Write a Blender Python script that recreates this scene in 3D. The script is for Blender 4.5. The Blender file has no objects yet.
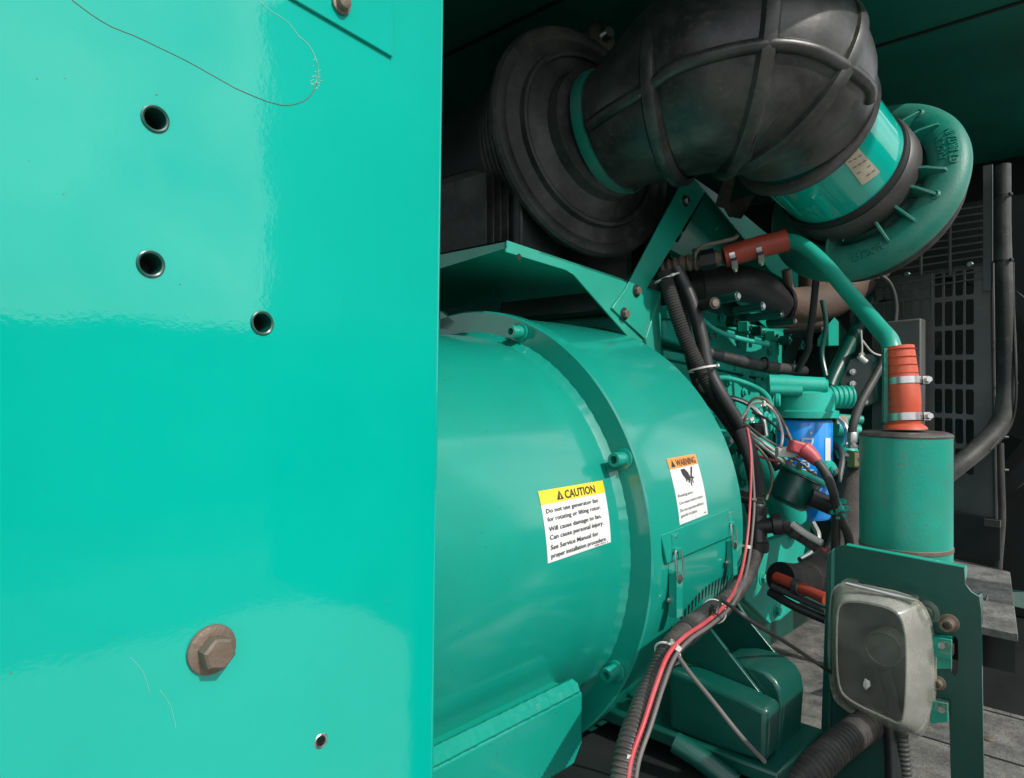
import bpy, bmesh, math, random
from mathutils import Vector as Vec, Matrix
from math import radians, sin, cos, pi
random.seed(7)
S = bpy.context.scene
COL = S.collection
CAMZ = 1.5
FPX = 700.0
YAW = radians(43)
FW = Vec((-sin(YAW), cos(YAW), 0)); RT = Vec((cos(YAW), sin(YAW), 0)); UP = Vec((0, 0, 1))
CAM = Vec((0, 0, CAMZ))
X1 = Vec((1, 0, 0)); Y1 = Vec((0, 1, 0))

# ---------------------------------------------------------------- pixel -> world helpers (for measuring from the photo)
def ray(px, py): return FW + RT*((px-512)/FPX) + UP*((389-py)/FPX)
def P(px, py, d): return CAM + ray(px, py)*d
def PX(px, py, x): r = ray(px, py); return CAM + r*(x/r.x)
def PY(px, py, y): r = ray(px, py); return CAM + r*(y/r.y)
def PZ(px, py, z): r = ray(px, py); return CAM + r*((z-CAMZ)/r.z)
def PP(px, py, o, n):
    r = ray(px, py); return CAM + r*((o-CAM).dot(n)/r.dot(n))
AX, AZ, AY = -1.0, CAMZ-.268, .942     # alternator axis (x, z) and the flange face y
def PC(px, py, R):
    r = ray(px, py); ox, oz = -AX, CAMZ-AZ
    a = r.x**2+r.z**2; b = 2*(ox*r.x+oz*r.z); c = ox*ox+oz*oz-R*R
    t = (-b-math.sqrt(max(0, b*b-4*a*c)))/(2*a); return CAM+r*t
def VD(r, u, d): return RT*r+UP*u+FW*d       # direction given as right / up / forward

# ---------------------------------------------------------------- materials
def newmat(n):
    m = bpy.data.materials.new(n); m.use_nodes = True; nt = m.node_tree
    b = nt.nodes['Principled BSDF']; return m, nt, b
def noise(nt, scale, detail=4, rough=.6, vec=None, dist=0):
    t = nt.nodes.new('ShaderNodeTexNoise'); t.inputs['Scale'].default_value = scale
    t.inputs['Detail'].default_value = detail; t.inputs['Roughness'].default_value = rough; t.inputs['Distortion'].default_value = dist
    if vec is None:
        g = nt.nodes.new('ShaderNodeNewGeometry'); vec = g.outputs['Position']
    nt.links.new(vec, t.inputs['Vector']); return t.outputs['Fac']
def ramp(nt, fac, p0, p1, c0=(0,0,0,1), c1=(1,1,1,1)):
    r = nt.nodes.new('ShaderNodeValToRGB'); e = r.color_ramp.elements
    e[0].position = p0; e[1].position = p1; e[0].color = c0; e[1].color = c1
    nt.links.new(fac, r.inputs['Fac']); return r.outputs['Color']
def mixc(nt, fac, a, b):
    m = nt.nodes.new('ShaderNodeMix'); m.data_type = 'RGBA'
    if isinstance(fac, (int, float)): m.inputs[0].default_value = fac
    else: nt.links.new(fac, m.inputs[0])
    for i, v in ((6, a), (7, b)):
        if isinstance(v, tuple): m.inputs[i].default_value = (*v[:3], 1)
        else: nt.links.new(v, m.inputs[i])
    return m.outputs[2]
def mult(nt, fac, k):
    m = nt.nodes.new('ShaderNodeMath'); m.operation = 'MULTIPLY'; nt.links.new(fac, m.inputs[0])
    if isinstance(k, (int, float)): m.inputs[1].default_value = k
    else: nt.links.new(k, m.inputs[1])
    return m.outputs[0]
def bump(nt, b, h, strength, dist):
    n = nt.nodes.new('ShaderNodeBump'); n.inputs['Strength'].default_value = strength; n.inputs['Distance'].default_value = dist
    nt.links.new(h, n.inputs['Height']); nt.links.new(n.outputs[0], b.inputs['Normal'])
    return n
def surf(name, col, rough=.5, metal=0, dirt=.3, dcol=(.16,.15,.13), dscale=9, var=.15, coat=0, bumps=(60, .15, .001), spec=.5, chips=0, chipcol=(.25,.2,.16), coat_ior=1.5, specks=0, coatr=.08, wavy=0):
    m, nt, b = newmat(name)
    c2 = tuple(x*(1-var) for x in col)
    c = mixc(nt, ramp(nt, noise(nt, dscale*.6, 3), .3, .7), col, c2)
    if dirt:
        f = mult(nt, ramp(nt, noise(nt, dscale, 7, .65), .42, .75), dirt)
        c = mixc(nt, f, c, dcol)
        f2 = mult(nt, ramp(nt, noise(nt, dscale*9, 5, .7), .55, .8), dirt*.8)
        c = mixc(nt, f2, c, dcol)
    if chips:
        f = ramp(nt, noise(nt, 38, 3, .75), 1-chips, 1-chips+.012)
        c = mixc(nt, f, c, chipcol)
    if specks:
        f = ramp(nt, noise(nt, 230, 1, .4), .80-specks*.1, .81-specks*.1)
        c = mixc(nt, mult(nt, f, .7), c, (.02,.03,.03))
    nt.links.new(c, b.inputs['Base Color'])
    rr = nt.nodes.new('ShaderNodeMapRange'); rr.inputs['To Min'].default_value = max(.03, rough-.09); rr.inputs['To Max'].default_value = min(1, rough+.12)
    nt.links.new(noise(nt, dscale*1.7, 5), rr.inputs['Value']); nt.links.new(rr.outputs[0], b.inputs['Roughness'])
    b.inputs['Metallic'].default_value = metal
    b.inputs['Specular IOR Level'].default_value = spec
    if coat:
        b.inputs['Coat Weight'].default_value = coat; b.inputs['Coat Roughness'].default_value = coatr; b.inputs['Coat IOR'].default_value = coat_ior
    if bumps:
        hh = noise(nt, bumps[0], 3)
        n = bump(nt, b, hh, bumps[1], bumps[2])
        if wavy:
            n2 = nt.nodes.new('ShaderNodeBump'); n2.inputs['Strength'].default_value = wavy; n2.inputs['Distance'].default_value = .004
            nt.links.new(noise(nt, 6, 2), n2.inputs['Height']); nt.links.new(n2.outputs[0], n.inputs['Normal'])
        if coat: nt.links.new(n.outputs[0], b.inputs['Coat Normal'])
    return m
TEAL = (.004, .400, .285)
M = {}
M['panel'] = surf('glossy_teal_paint', (.0002, .39, .305), .5, dirt=.12, var=.10, coat=1, coat_ior=1.6, bumps=(190, .08, .0005), specks=0, spec=.0, dscale=5, dcol=(.01,.46,.37), coatr=.045, wavy=.35)
M['barrel'] = surf('alternator_teal_paint', (.001, .315, .235), .48, dirt=.25, dcol=(.03,.22,.17), var=.16, coat=1, coat_ior=1.55, bumps=(140, .14, .0007), specks=.2, spec=.3, dscale=6, coatr=.13)
M['paint'] = surf('machine_teal_paint', (.006, .36, .255), .42, dirt=.16, dcol=(.10,.16,.13), var=.2, coat=.3, chips=.27, coatr=.15)
M['engine'] = surf('engine_cast_teal_paint', (.010, .47, .35), .5, dirt=.3, dcol=(.06,.12,.10), var=.25, bumps=(160, .5, .001), chips=.26, chipcol=(.12,.12,.1))
M['deepgreen_shade'] = surf('deep_green_shade_paint', (.0008, .078, .057), .33, dirt=.22, dcol=(.05,.07,.06), var=.25, coat=.3, coatr=.15)  # deep green; the shade on mount and bracket is put into this colour
M['canister'] = surf('worn_canister_paint', (.006, .33, .24), .42, dirt=.4, dcol=(.07,.12,.10), var=.2, chips=.33, chipcol=(.16,.14,.12), bumps=(180, .5, .0008), coat=.15)
M['cast'] = surf('cast_green_paint', (.004, .22, .155), .45, dirt=.3, dcol=(.20,.24,.20), var=.25, bumps=(190, .6, .001))
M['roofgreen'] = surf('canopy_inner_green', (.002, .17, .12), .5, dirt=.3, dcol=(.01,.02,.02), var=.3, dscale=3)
M['scuff'] = surf('scuffed_teal', (.25, .55, .48), .6, dirt=0, bumps=None)
M['rubber'] = surf('black_rubber', (.024, .025, .024), .5, dirt=.6, dcol=(.15,.15,.14), dscale=7, var=.3, bumps=(90, .35, .001), spec=.5)
M['hose'] = surf('elbow_rubber', (.016, .017, .016), .38, dirt=.6, dcol=(.12,.12,.11), dscale=8, var=.3, bumps=(70, .35, .0012), spec=.6)
M['plastic'] = surf('black_plastic', (.018, .020, .020), .42, dirt=.25, dcol=(.09,.09,.085), dscale=12, var=.2)
M['conduit'] = surf('dusty_conduit_plastic', (.045, .042, .040), .5, dirt=.5, dcol=(.19,.17,.155), dscale=20, var=.3)
M['braid'] = surf('braided_sleeve', (.02, .021, .02), .65, dirt=.2, dcol=(.1,.1,.1), dscale=20, bumps=(900, .9, .002))
M['foam'] = surf('foam_insulation', (.085, .08, .075), .9, dirt=.5, dcol=(.18,.165,.15), dscale=20, bumps=(350, .8, .003), spec=.2)
M['steel'] = surf('zinc_steel', (.62, .62, .60), .32, metal=1, dirt=.25, dscale=30, bumps=None)
M['rust'] = surf('rusty_steel', (.20, .165, .13), .55, metal=.4, dirt=.6, dcol=(.15,.085,.05), dscale=60, bumps=(250, .7, .001))
M['manifold'] = surf('rusty_manifold', (.10, .075, .06), .75, dirt=.7, dcol=(.19,.085,.045), dscale=12, bumps=(120, .6, .002))
M['darkpipe'] = surf('dark_grey_pipe', (.045, .045, .045), .45, dirt=.4, dcol=(.10,.085,.07), dscale=12)
M['red'] = surf('red_silicone', (.58, .085, .035), .5, dirt=.3, dcol=(.25,.07,.04), dscale=25, bumps=(200, .3, .001))
M['darkred'] = surf('dark_red_silicone', (.40, .05, .025), .5, dirt=.5, dcol=(.12,.05,.03), dscale=25)
M['redwire'] = surf('red_cable', (.55, .06, .075), .45, dirt=.45, dcol=(.42,.2,.19), dscale=25, bumps=None)
M['greywire'] = surf('grey_cable', (.14, .13, .125), .5, dirt=.3, dscale=30, bumps=None)
M['whitewire'] = surf('white_wire', (.55, .52, .48), .5, dirt=.35, dcol=(.2,.17,.15), dscale=40, bumps=None)
M['white'] = surf('white_nylon', (.72, .71, .66), .4, dirt=.2, dscale=40, bumps=None)
M['labelwhite'] = surf('label_white', (.80, .81, .80), .35, dirt=.06, dscale=40, bumps=None, coat=.3)
M['labelyellow'] = surf('label_yellow', (.86, .66, .02), .35, dirt=.05, dscale=40, bumps=None, coat=.3)
M['labelorange'] = surf('label_orange', (.85, .30, .03), .35, dirt=.05, dscale=40, bumps=None, coat=.3)
M['ink'] = surf('label_ink', (.03, .03, .032), .5, dirt=0, bumps=None)
M['blue'] = surf('blue_filter_paint', (.001, .30, .90), .3, dirt=.05, dscale=20, bumps=None, coat=.6)
M['deck'] = surf('dusty_deck_plate', (.22, .215, .20), .65, dirt=.95, dcol=(.045,.042,.04), dscale=22, bumps=(120, .9, .003), var=.5, chips=.34, chipcol=(.04,.038,.036))
M['black'] = surf('matt_black_steel', (.012, .014, .014), .5, dirt=.3, dcol=(.03,.035,.033), dscale=10)
M['guard'] = surf('black_guard_paint', (.095, .10, .098), .42, dirt=.5, dcol=(.17,.175,.17), dscale=9)
M['greyhose'] = surf('dusty_grey_hose', (.045, .045, .044), .5, dirt=.5, dcol=(.11,.105,.10), dscale=14)
M['brass'] = surf('brass_fitting', (.60, .46, .26), .35, metal=.9, dirt=.3, dscale=40, bumps=None)
M['tan'] = surf('cream_patch', (.50, .44, .33), .6, dirt=.3, dcol=(.2,.15,.1), dscale=60, bumps=None)
M['concrete'] = surf('concrete_ground', (.36, .35, .33), .85, dirt=.4, dscale=2, dcol=(.25,.24,.22), bumps=(80, .5, .003))
M['asphalt'] = surf('asphalt_ground', (.055, .055, .055), .9, dirt=.3, dscale=2, bumps=(200, .8, .004), dcol=(.08,.08,.075))
M['container'] = surf('grey_container_paint', (.03, .06, .06), .6, dirt=.3, dscale=2)
def clear_plastic(lo=.02, hi=.12):
    m, nt, b = newmat('cloudy_clear_plastic')
    b.inputs['Base Color'].default_value = (.72, .72, .66, 1); b.inputs['Roughness'].default_value = .16
    tr = nt.nodes.new('ShaderNodeBsdfTransparent'); tr.inputs[0].default_value = (.88, .89, .86, 1)
    mx = nt.nodes.new('ShaderNodeMixShader'); out = nt.nodes['Material Output']
    fac = ramp(nt, noise(nt, 18, 6, .7), .25, .8, (lo,)*3+(1,), (hi,)*3+(1,))
    nt.links.new(fac, mx.inputs[0]); nt.links.new(tr.outputs[0], mx.inputs[1]); nt.links.new(b.outputs[0], mx.inputs[2])
    nt.links.new(mx.outputs[0], out.inputs[0]); return m
M['clear'] = clear_plastic(); M['milky'] = clear_plastic(.16, .42)

# ---------------------------------------------------------------- mesh helpers
class MB:
    def __init__(s): s.v = []; s.f = []
    def add(s, vs, fs):
        o = len(s.v); s.v += [Vec(v) for v in vs]; s.f += [tuple(i+o for i in f) for f in fs]; return s
    def prism(s, pts, off):
        off = Vec(off); n = len(pts); pts = [Vec(p) for p in pts]
        nrm = Vec((0,0,0))
        for i in range(n): nrm += pts[i].cross(pts[(i+1) % n])
        if nrm.dot(off) > 0: pts = pts[::-1]
        return s.add(pts+[p+off for p in pts], [tuple(range(n)), tuple(range(2*n-1, n-1, -1))]+[(i, i+n, (i+1) % n+n, (i+1) % n) for i in range(n)])
    def box(s, c, u, v, w):
        c, u, v, w = map(Vec, (c, u, v, w)); return s.prism([c-u-v-w, c+u-v-w, c+u+v-w, c-u+v-w], w*2)
    def abox(s, lo, hi):
        lo, hi = Vec(lo), Vec(hi); return s.box((lo+hi)/2, ((hi-lo).x/2,0,0), (0,(hi-lo).y/2,0), (0,0,(hi-lo).z/2))
    def lathe(s, c, ax, prof, n=32, caps=True):
        c = Vec(c); ax = Vec(ax).normalized(); u = ax.orthogonal().normalized(); w = ax.cross(u)
        vs = []; fs = []
        for t, r in prof:
            for k in range(n):
                a = 2*pi*k/n; vs.append(c+ax*t+(u*cos(a)+w*sin(a))*r)
        for i in range(len(prof)-1):
            for k in range(n):
                k2 = (k+1) % n; fs.append((i*n+k, i*n+k2, (i+1)*n+k2, (i+1)*n+k))
        if caps:
            fs.append(tuple(range(n))[::-1]); fs.append(tuple((len(prof)-1)*n+k for k in range(n)))
        return s.add(vs, fs)
    def cyl(s, a, b, r, r2=None, n=24):
        a, b = Vec(a), Vec(b); return s.lathe(a, b-a, [(0, r), ((b-a).length, r if r2 is None else r2)], n)
    def tube(s, pts, r, n=12, step=None, corr=None, caps=True, smooth=True, frame=None):
        pts = [Vec(p) for p in pts]; rs = r if isinstance(r, (list, tuple)) else [r]*len(pts)
        path = spline(pts, rs, step or .006) if smooth and len(pts) > 2 else list(zip(pts, rs))
        if corr:
            pitch, depth = corr; path = resample(path, pitch/4)
            path = [(p, rr-(depth if (i % 4) >= 2 else 0)) for i, (p, rr) in enumerate(path)]
        vs = []; fs = []; u = None; m = len(path)
        for i, (p, rr) in enumerate(path):
            d = (path[min(i+1, m-1)][0]-path[max(i-1, 0)][0])
            if d.length < 1e-9: d = Vec((0,0,1))
            d.normalize()
            if u is None: u = d.orthogonal().normalized() if frame is None else (frame-d*frame.dot(d)).normalized()
            else: u = (u-d*u.dot(d)).normalized()
            w = d.cross(u)
            for k in range(n):
                a = 2*pi*k/n; vs.append(p+(u*cos(a)+w*sin(a))*rr)
        for i in range(m-1):
            for k in range(n):
                k2 = (k+1) % n; fs.append((i*n+k, i*n+k2, (i+1)*n+k2, (i+1)*n+k))
        if caps: fs.append(tuple(range(n))[::-1]); fs.append(tuple((m-1)*n+k for k in range(n)))
        return s.add(vs, fs)
    def sheet(s, outer, holes, off):
        """flat sheet with holes: outer / holes are lists of coplanar points, off = thickness vector"""
        bm = bmesh.new(); es = []
        for loop in [outer]+holes:
            vs = [bm.verts.new(Vec(p)) for p in loop]
            es += [bm.edges.new((vs[i], vs[(i+1) % len(vs)])) for i in range(len(vs))]
        bmesh.ops.triangle_fill(bm, edges=es, use_beauty=True, use_dissolve=False)
        bm.verts.index_update(); base = [v.co.copy() for v in bm.verts]
        tris = [tuple(v.index for v in f.verts) for f in bm.faces]; n = len(base); bm.free()
        off = Vec(off); vs = base+[p+off for p in base]; fs = list(tris)+[tuple(i+n for i in t[::-1]) for t in tris]
        o = 0
        for loop in [outer]+holes:
            L = len(loop); fs += [(o+i, o+(i+1) % L, o+(i+1) % L+n, o+i+n) for i in range(L)]; o += L
        return s.add(vs, fs)
    def build(s, name, mat, parent=None, label=None, bevel=0, smooth=35, seg=2, stuff=None):
        off = parent.matrix_world.translation.copy() if parent is not None else Vec((0,0,0))
        if parent is not None and parent.type == 'MESH': off = Vec(parent['_o'])
        me = bpy.data.meshes.new(name)
        if parent is None:
            cx = sum((v for v in s.v), Vec((0,0,0)))/max(1, len(s.v)); cx.z = min(v.z for v in s.v); off = cx
        me.from_pydata([v-off for v in s.v], [], s.f); me.update()
        bm = bmesh.new(); bm.from_mesh(me); bmesh.ops.recalc_face_normals(bm, faces=bm.faces[:]); bm.to_mesh(me); bm.free()
        me.shade_smooth(); me.set_sharp_from_angle(angle=radians(smooth))
        me.materials.append(M[mat])
        o = bpy.data.objects.new(name, me); COL.objects.link(o)
        if parent is None: o.location = off
        o.parent = parent; o['_o'] = list(off)
        if bevel:
            b = o.modifiers.new('edge', 'BEVEL'); b.width = bevel; b.segments = seg; b.limit_method = 'ANGLE'; b.angle_limit = radians(40); b.harden_normals = False
        if label: o['label'] = label
        if stuff: o['kind'] = stuff
        return o
def spline(pts, rs, step):
    out = []; n = len(pts)
    for i in range(n-1):
        p0 = pts[i-1] if i else pts[0]*2-pts[1]; p1, p2 = pts[i], pts[i+1]; p3 = pts[i+2] if i+2 < n else pts[-1]*2-pts[-2]
        k = max(2, int((p2-p1).length/step))
        for j in range(k):
            t = j/k; t2 = t*t; t3 = t2*t
            out.append((.5*((2*p1)+(p2-p0)*t+(2*p0-5*p1+4*p2-p3)*t2+(3*p1-p0-3*p2+p3)*t3), rs[i]*(1-t)+rs[i+1]*t))
    out.append((pts[-1], rs[-1])); return out
def resample(path, step):
    out = [path[0]]; acc = 0
    for i in range(1, len(path)):
        a, b = path[i-1], path[i]; L = (b[0]-a[0]).length
        while acc+L >= step:
            t = (step-acc)/L if L else 0; p = a[0].lerp(b[0], t); r = a[1]*(1-t)+b[1]*t
            out.append((p, r)); a = (p, r); L = (b[0]-p).length; acc = 0
        acc += L
    return out
def thing(name, label, cat, loc, group=None):
    o = bpy.data.objects.new(name, None); COL.objects.link(o); o.location = loc; o.empty_display_size = .05
    o['label'] = label; o['category'] = cat
    if group: o['group'] = group
    bpy.context.view_layer.update(); return o
def tag(o, label, cat, group=None):
    o['label'] = label; o['category'] = cat
    if group: o['group'] = group
    return o
def plX(px, x, th=.004, m=None, back=-1): return (m or MB()).prism([PX(a, b, x) for a, b in px], X1*th*back)
def plY(px, y, th=.004, m=None): return (m or MB()).prism([PY(a, b, y) for a, b in px], Y1*th)
def circ(c, u, v, r, n=28): return [Vec(c)+Vec(u)*r*cos(2*pi*k/n)+Vec(v)*r*sin(2*pi*k/n) for k in range(n)]
def rrect(c, u, v, hw, hh, r=.004, n=4):
    out = []
    for sx, sy, a0 in ((1,1,0), (-1,1,90), (-1,-1,180), (1,-1,270)):
        for k in range(n+1):
            a = radians(a0+90*k/n); out.append(Vec(c)+Vec(u)*(sx*(hw-r)+r*cos(a))+Vec(v)*(sy*(hh-r)+r*sin(a)))
    return out
def ring(path_c, ax, R, r, n=28, m=None):
    u = Vec(ax).orthogonal().normalized(); w = Vec(ax).normalized().cross(u); m = m or MB()
    vs = []; fs = []; k2 = 8
    for i in range(n):
        a = 2*pi*i/n; d = u*cos(a)+w*sin(a)
        for j in range(k2):
            b = 2*pi*j/k2; vs.append(Vec(path_c)+d*(R+r*cos(b))+Vec(ax).normalized()*r*sin(b))
    for i in range(n):
        for j in range(k2): fs.append((i*k2+j, ((i+1) % n)*k2+j, ((i+1) % n)*k2+(j+1) % k2, i*k2+(j+1) % k2))
    return m.add(vs, fs)
def hexbolt(parent, c, n, af, mat='rust', wmat=None, h=None, wr=None, name='bolt'):
    """hex head with a washer under it; af = head radius"""
    c = Vec(c); n = Vec(n).normalized(); h = h or af*.8; wr = wr or af*1.45; wt = af*.22
    hd = MB().lathe(c+n*wt, n, [(0, af), (h*.82, af), (h, af*.86)], 6).build(name, mat, parent, smooth=25)
    MB().lathe(c, n, [(0, wr), (wt*.8, wr), (wt, wr*.93)], 28).build('washer', wmat or mat, hd)
    return hd
def socketbolt(parent, c, n, r, mat, h=None, name='socket_bolt'):
    c = Vec(c); n = Vec(n).normalized(); h = h or r*1.5
    hd = MB().lathe(c+n*r*.25, n, [(0, r*.98), (h*.9, r), (h, r*.92), (h, r*.55), (h*.45, r*.5), (h*.45, .0005)], 24, caps=True).build(name, mat, parent)
    MB().lathe(c, n, [(0, r*1.5), (r*.2, r*1.5), (r*.25, r*1.42)], 28).build('washer', mat, hd)
    return hd
def ziptie(c, ax, R, name='cable_tie', mat='white', parent=None, headdir=None):
    c = Vec(c); ax = Vec(ax).normalized(); m = MB()
    m.lathe(c-ax*.002, ax, [(0, R), (.0, R+.0016), (.004, R+.0016), (.004, R)], 24, caps=False)
    d = Vec(headdir) if headdir is not None else -FW; d = (d-ax*d.dot(ax)).normalized(); w = ax.cross(d)
    m.box(c+d*(R+.003), d*.0035, w*.0035, ax*.003)
    return m.build(name, mat, parent)
def hoseclamp(parent, c, ax, R, sdir, w=.012, name='hose_clamp'):
    c = Vec(c); ax = Vec(ax).normalized(); d = Vec(sdir); d = (d-ax*d.dot(ax)).normalized(); t = ax.cross(d)
    band = MB().lathe(c-ax*w/2, ax, [(0, R), (0, R+.0015), (w, R+.0015), (w, R)], 32, caps=False).build(name, 'steel', parent)
    m = MB(); m.box(c+d*(R+.006), d*.0055, t*.012, ax*w*.55); m.cyl(c+d*(R+.008)+t*.012, c+d*(R+.008)+t*.020, .0055, n=6)
    m.build('clamp_screw', 'steel', band); return band
def text_mb(body, size=1, align='LEFT', bold=.0, spacing=1.0):
    cu = bpy.data.curves.new('t', 'FONT'); cu.body = body; cu.size = size; cu.align_x = align; cu.offset = bold; cu.resolution_u = 2; cu.space_character = spacing
    o = bpy.data.objects.new('t', cu); COL.objects.link(o); bpy.context.view_layer.update()
    me = bpy.data.meshes.new_from_object(o.evaluated_get(bpy.context.evaluated_depsgraph_get()))
    vs = [v.co.copy() for v in me.vertices]; fs = [tuple(p.vertices) for p in me.polygons]
    bpy.data.objects.remove(o); bpy.data.meshes.remove(me); return vs, fs
def text_on(m, body, f, x0, y0, w=None, h=.05, align='LEFT', bold=.0, thick=None):
    """write text into label space (u right, v down 0..1) with width w; f maps (u,v)->world"""
    vs, fs = text_mb(body, 1, 'LEFT', bold)
    xa = min(v.x for v in vs); xb = max(v.x for v in vs)
    sc = w/(xb-xa)
    m.add([f(x0+(v.x-xa)*sc, y0-v.y*h/.73) for v in vs], fs)

# ---------------------------------------------------------------- world, sun, camera
W = bpy.data.worlds.new("World"); S.world = W; W.use_nodes = True; nt = W.node_tree
bg = nt.nodes['Background']; bg.inputs[1].default_value = .12
SUN = Vec((.755, -.03, .655)).normalized()
sky = nt.nodes.new('ShaderNodeTexSky'); sky.sky_type = 'NISHITA'; sky.sun_disc = False
sky.sun_elevation = math.asin(SUN.z); sky.sun_rotation = math.atan2(SUN.x, SUN.y); sky.dust_density = 1.5
tc = nt.nodes.new('ShaderNodeTexCoord'); cn = noise(nt, 4.5, 6, .6, tc.outputs['Generated'], .3)
cf = ramp(nt, cn, .33, .62)
nt.links.new(mixc(nt, cf, sky.outputs[0], (15, 15.2, 15.5)), bg.inputs[0])
sl = bpy.data.lights.new('sun', 'SUN'); sl.energy = 3.6; sl.angle = radians(.6); sl.color = (1, .96, .9)
so = bpy.data.objects.new('sun', sl); COL.objects.link(so); so.rotation_euler = (-SUN).to_track_quat('-Z', 'Y').to_euler(); so.location = (3, -1, 6)
cd = bpy.data.cameras.new('camera'); cam = bpy.data.objects.new('camera', cd); COL.objects.link(cam); S.camera = cam
cam.location = CAM; cam.rotation_euler = (radians(90), 0, YAW); cd.sensor_width = 36; cd.lens = FPX/1024*36; cd.clip_start = .02; cd.clip_end = 500
S.view_settings.view_transform = 'Standard'; S.view_settings.look = 'None'; S.view_settings.exposure = .0; S.view_settings.gamma = 1
S.render.engine = 'CYCLES'; S.cycles.max_bounces = 8; S.cycles.use_denoising = True

# ---------------------------------------------------------------- setting: ground outside the canopy
def struct(m, name, mat, **k):
    o = m.build(name, mat, **k); o['kind'] = 'structure'; return o
struct(MB().abox((-150,-150,-.05), (150,150,0)), 'ground', 'asphalt')
struct(MB().abox((-4,-9,0), (3.3,9,.05)), 'concrete_pad', 'concrete')
m = MB(); m.abox((8,-14,.05), (10.5,16,2.35))
for k in range(98): m.abox((7.96, -13.9+k*.3, .2), (8.0, -13.78+k*.3, 2.2))
tag(m.build('shipping_container', 'container'), 'long grey corrugated container standing across the yard', 'container')

# canopy shell of the generator set: roof, back wall, end wall, skid
c0 = thing('generator_canopy', 'dark green steel canopy roof and walls enclosing the generator', 'canopy', (-1.3, 1.2, .5))
RZ = CAMZ+.95
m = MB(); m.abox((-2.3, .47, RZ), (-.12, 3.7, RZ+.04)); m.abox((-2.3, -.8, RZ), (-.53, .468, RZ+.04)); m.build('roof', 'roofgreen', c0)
m = MB()
for y in (.62, 1.32, 2.1): m.abox((-2.3, y, RZ-.004), (-.14, y+.012, RZ-.0005))
m.build('roof_seam', 'black', c0)

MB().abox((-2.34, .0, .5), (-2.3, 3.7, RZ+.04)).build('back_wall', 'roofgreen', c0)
MB().abox((-2.3, 3.5, .5), (.0, 3.54, RZ)).build('end_wall', 'black', c0)
MB().abox((-.12, 3.3, .5), (-.0, 3.49, RZ-.001)).build('corner_post', 'roofgreen', c0)
MB().abox((-.02, .80, .6), (.0, 1.155, CAMZ-.13)).build('added_shade_panel', 'deepgreen_shade', c0)  # unseen panel added to shade the engine mount
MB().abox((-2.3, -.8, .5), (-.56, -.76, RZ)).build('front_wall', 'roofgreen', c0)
MB().prism([PX(447, 96, -1.9), PX(480, 112, -1.9), PX(470, 150, -1.9), PX(447, 160, -1.9)], X1*.02).build('wall_bracket', 'paint', c0)
# open door leaf on the aisle side (seen only as a reflection in the glossy panel)
d0 = thing('canopy_door', 'open teal canopy door leaf swung out beside the machine', 'door', (.8, 1.45, .6))
MB().abox((.08, 1.45, .7), (1.75, 1.49, 3.1)).build('door_leaf', 'deepgreen_shade', d0, bevel=.004)
m = MB(); m.abox((.3, 1.40, 1.5), (.34, 1.45, 1.75)); m.build('door_handle', 'steel', d0)

# ---------------------------------------------------------------- left panel
PXX = -.50
pn = thing('control_box_panel', 'large glossy teal steel panel with rivet nut holes filling the left side', 'panel', (PXX, 0, .7))
eb, et = PX(434, 778, PXX), PX(444.5, 0, PXX)
sl_ = (et.y-eb.y)/(et.z-eb.z); edge = eb.y+(.75-eb.z)*sl_-.004; edge2 = edge+1.55*sl_
holes = [(155, 119, .0098), (150.5, 264, .0098), (262, 323, .0098)]
hl = []
for a, b, r in holes:
    c = PX(a, b, PXX); hl.append(circ(c, Y1, UP, r*.76, 24))
cs = PX(321, 741, PXX); hl.append(circ(cs, Y1, UP, .0042, 20))
outer = [Vec((PXX, -.55, .75)), Vec((PXX, edge, .75)), Vec((PXX, edge2, 2.3)), Vec((PXX, -.55, 2.3))]
MB().sheet(outer, hl, X1*-.003).build('panel_sheet', 'panel', pn)
m = MB()   # folded edge
prof = []
for k in range(7):
    a = radians(90*k/6); prof.append((PXX-.006+.006*cos(a), edge+.006*sin(a)))
prof += [(PXX-.045, edge+.006), (PXX-.045, edge+.003), (PXX-.006, edge+.003)]
for k in range(6, -1, -1):
    a = radians(90*k/6); prof.append((PXX-.006+.003*cos(a), edge+.003*sin(a)))
m.prism([Vec((x, y, .75)) for x, y in prof], UP*1.55+Y1*(edge2-edge)); m.build('folded_edge', 'panel', pn)
for a, b, r in holes:
    c = PX(a, b, PXX); m = MB()
    m.lathe(c, X1, [(-.022, r*.66), (-.001, r*.75), (.0003, r*.95), (.0010, r*.94), (.0013, r*.86), (.0008, r*.74), (-.002, r*.70), (-.022, r*.64)], 32, caps=False)
    rv = m.build('rivet_nut', 'deepgreen_shade', pn)
    MB().lathe(c-X1*.023, X1, [(0, .0001), (0, r*.8), (.002, r*.8), (.002, .0001)], 20).build('bore', 'black', rv)
m = MB(); m.lathe(cs, X1, [(-.006, .0040), (.0004, .0042), (.0008, .0055), (.0002, .0062)], 24, caps=False); m.build('screw_hole', 'steel', pn)
MB().cyl(cs-X1*.01, cs-X1*.009, .005).build('hole_back', 'black', pn)
# hex bolt
c = PX(211, 649, PXX)
hb = MB().lathe(c+X1*.004, (1, .0, 0), [(0, .0118), (.0105, .0118), (.0122, .0098)], 6).build('hex_bolt', 'rust', pn, smooth=25)
m = MB().lathe(c, X1, [(0, .0174), (.0012, .0178), (.0030, .0172), (.0046, .0130)], 40); m.build('washer', 'rust', hb)
c2 = PX(190, 781, PXX); 
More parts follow.
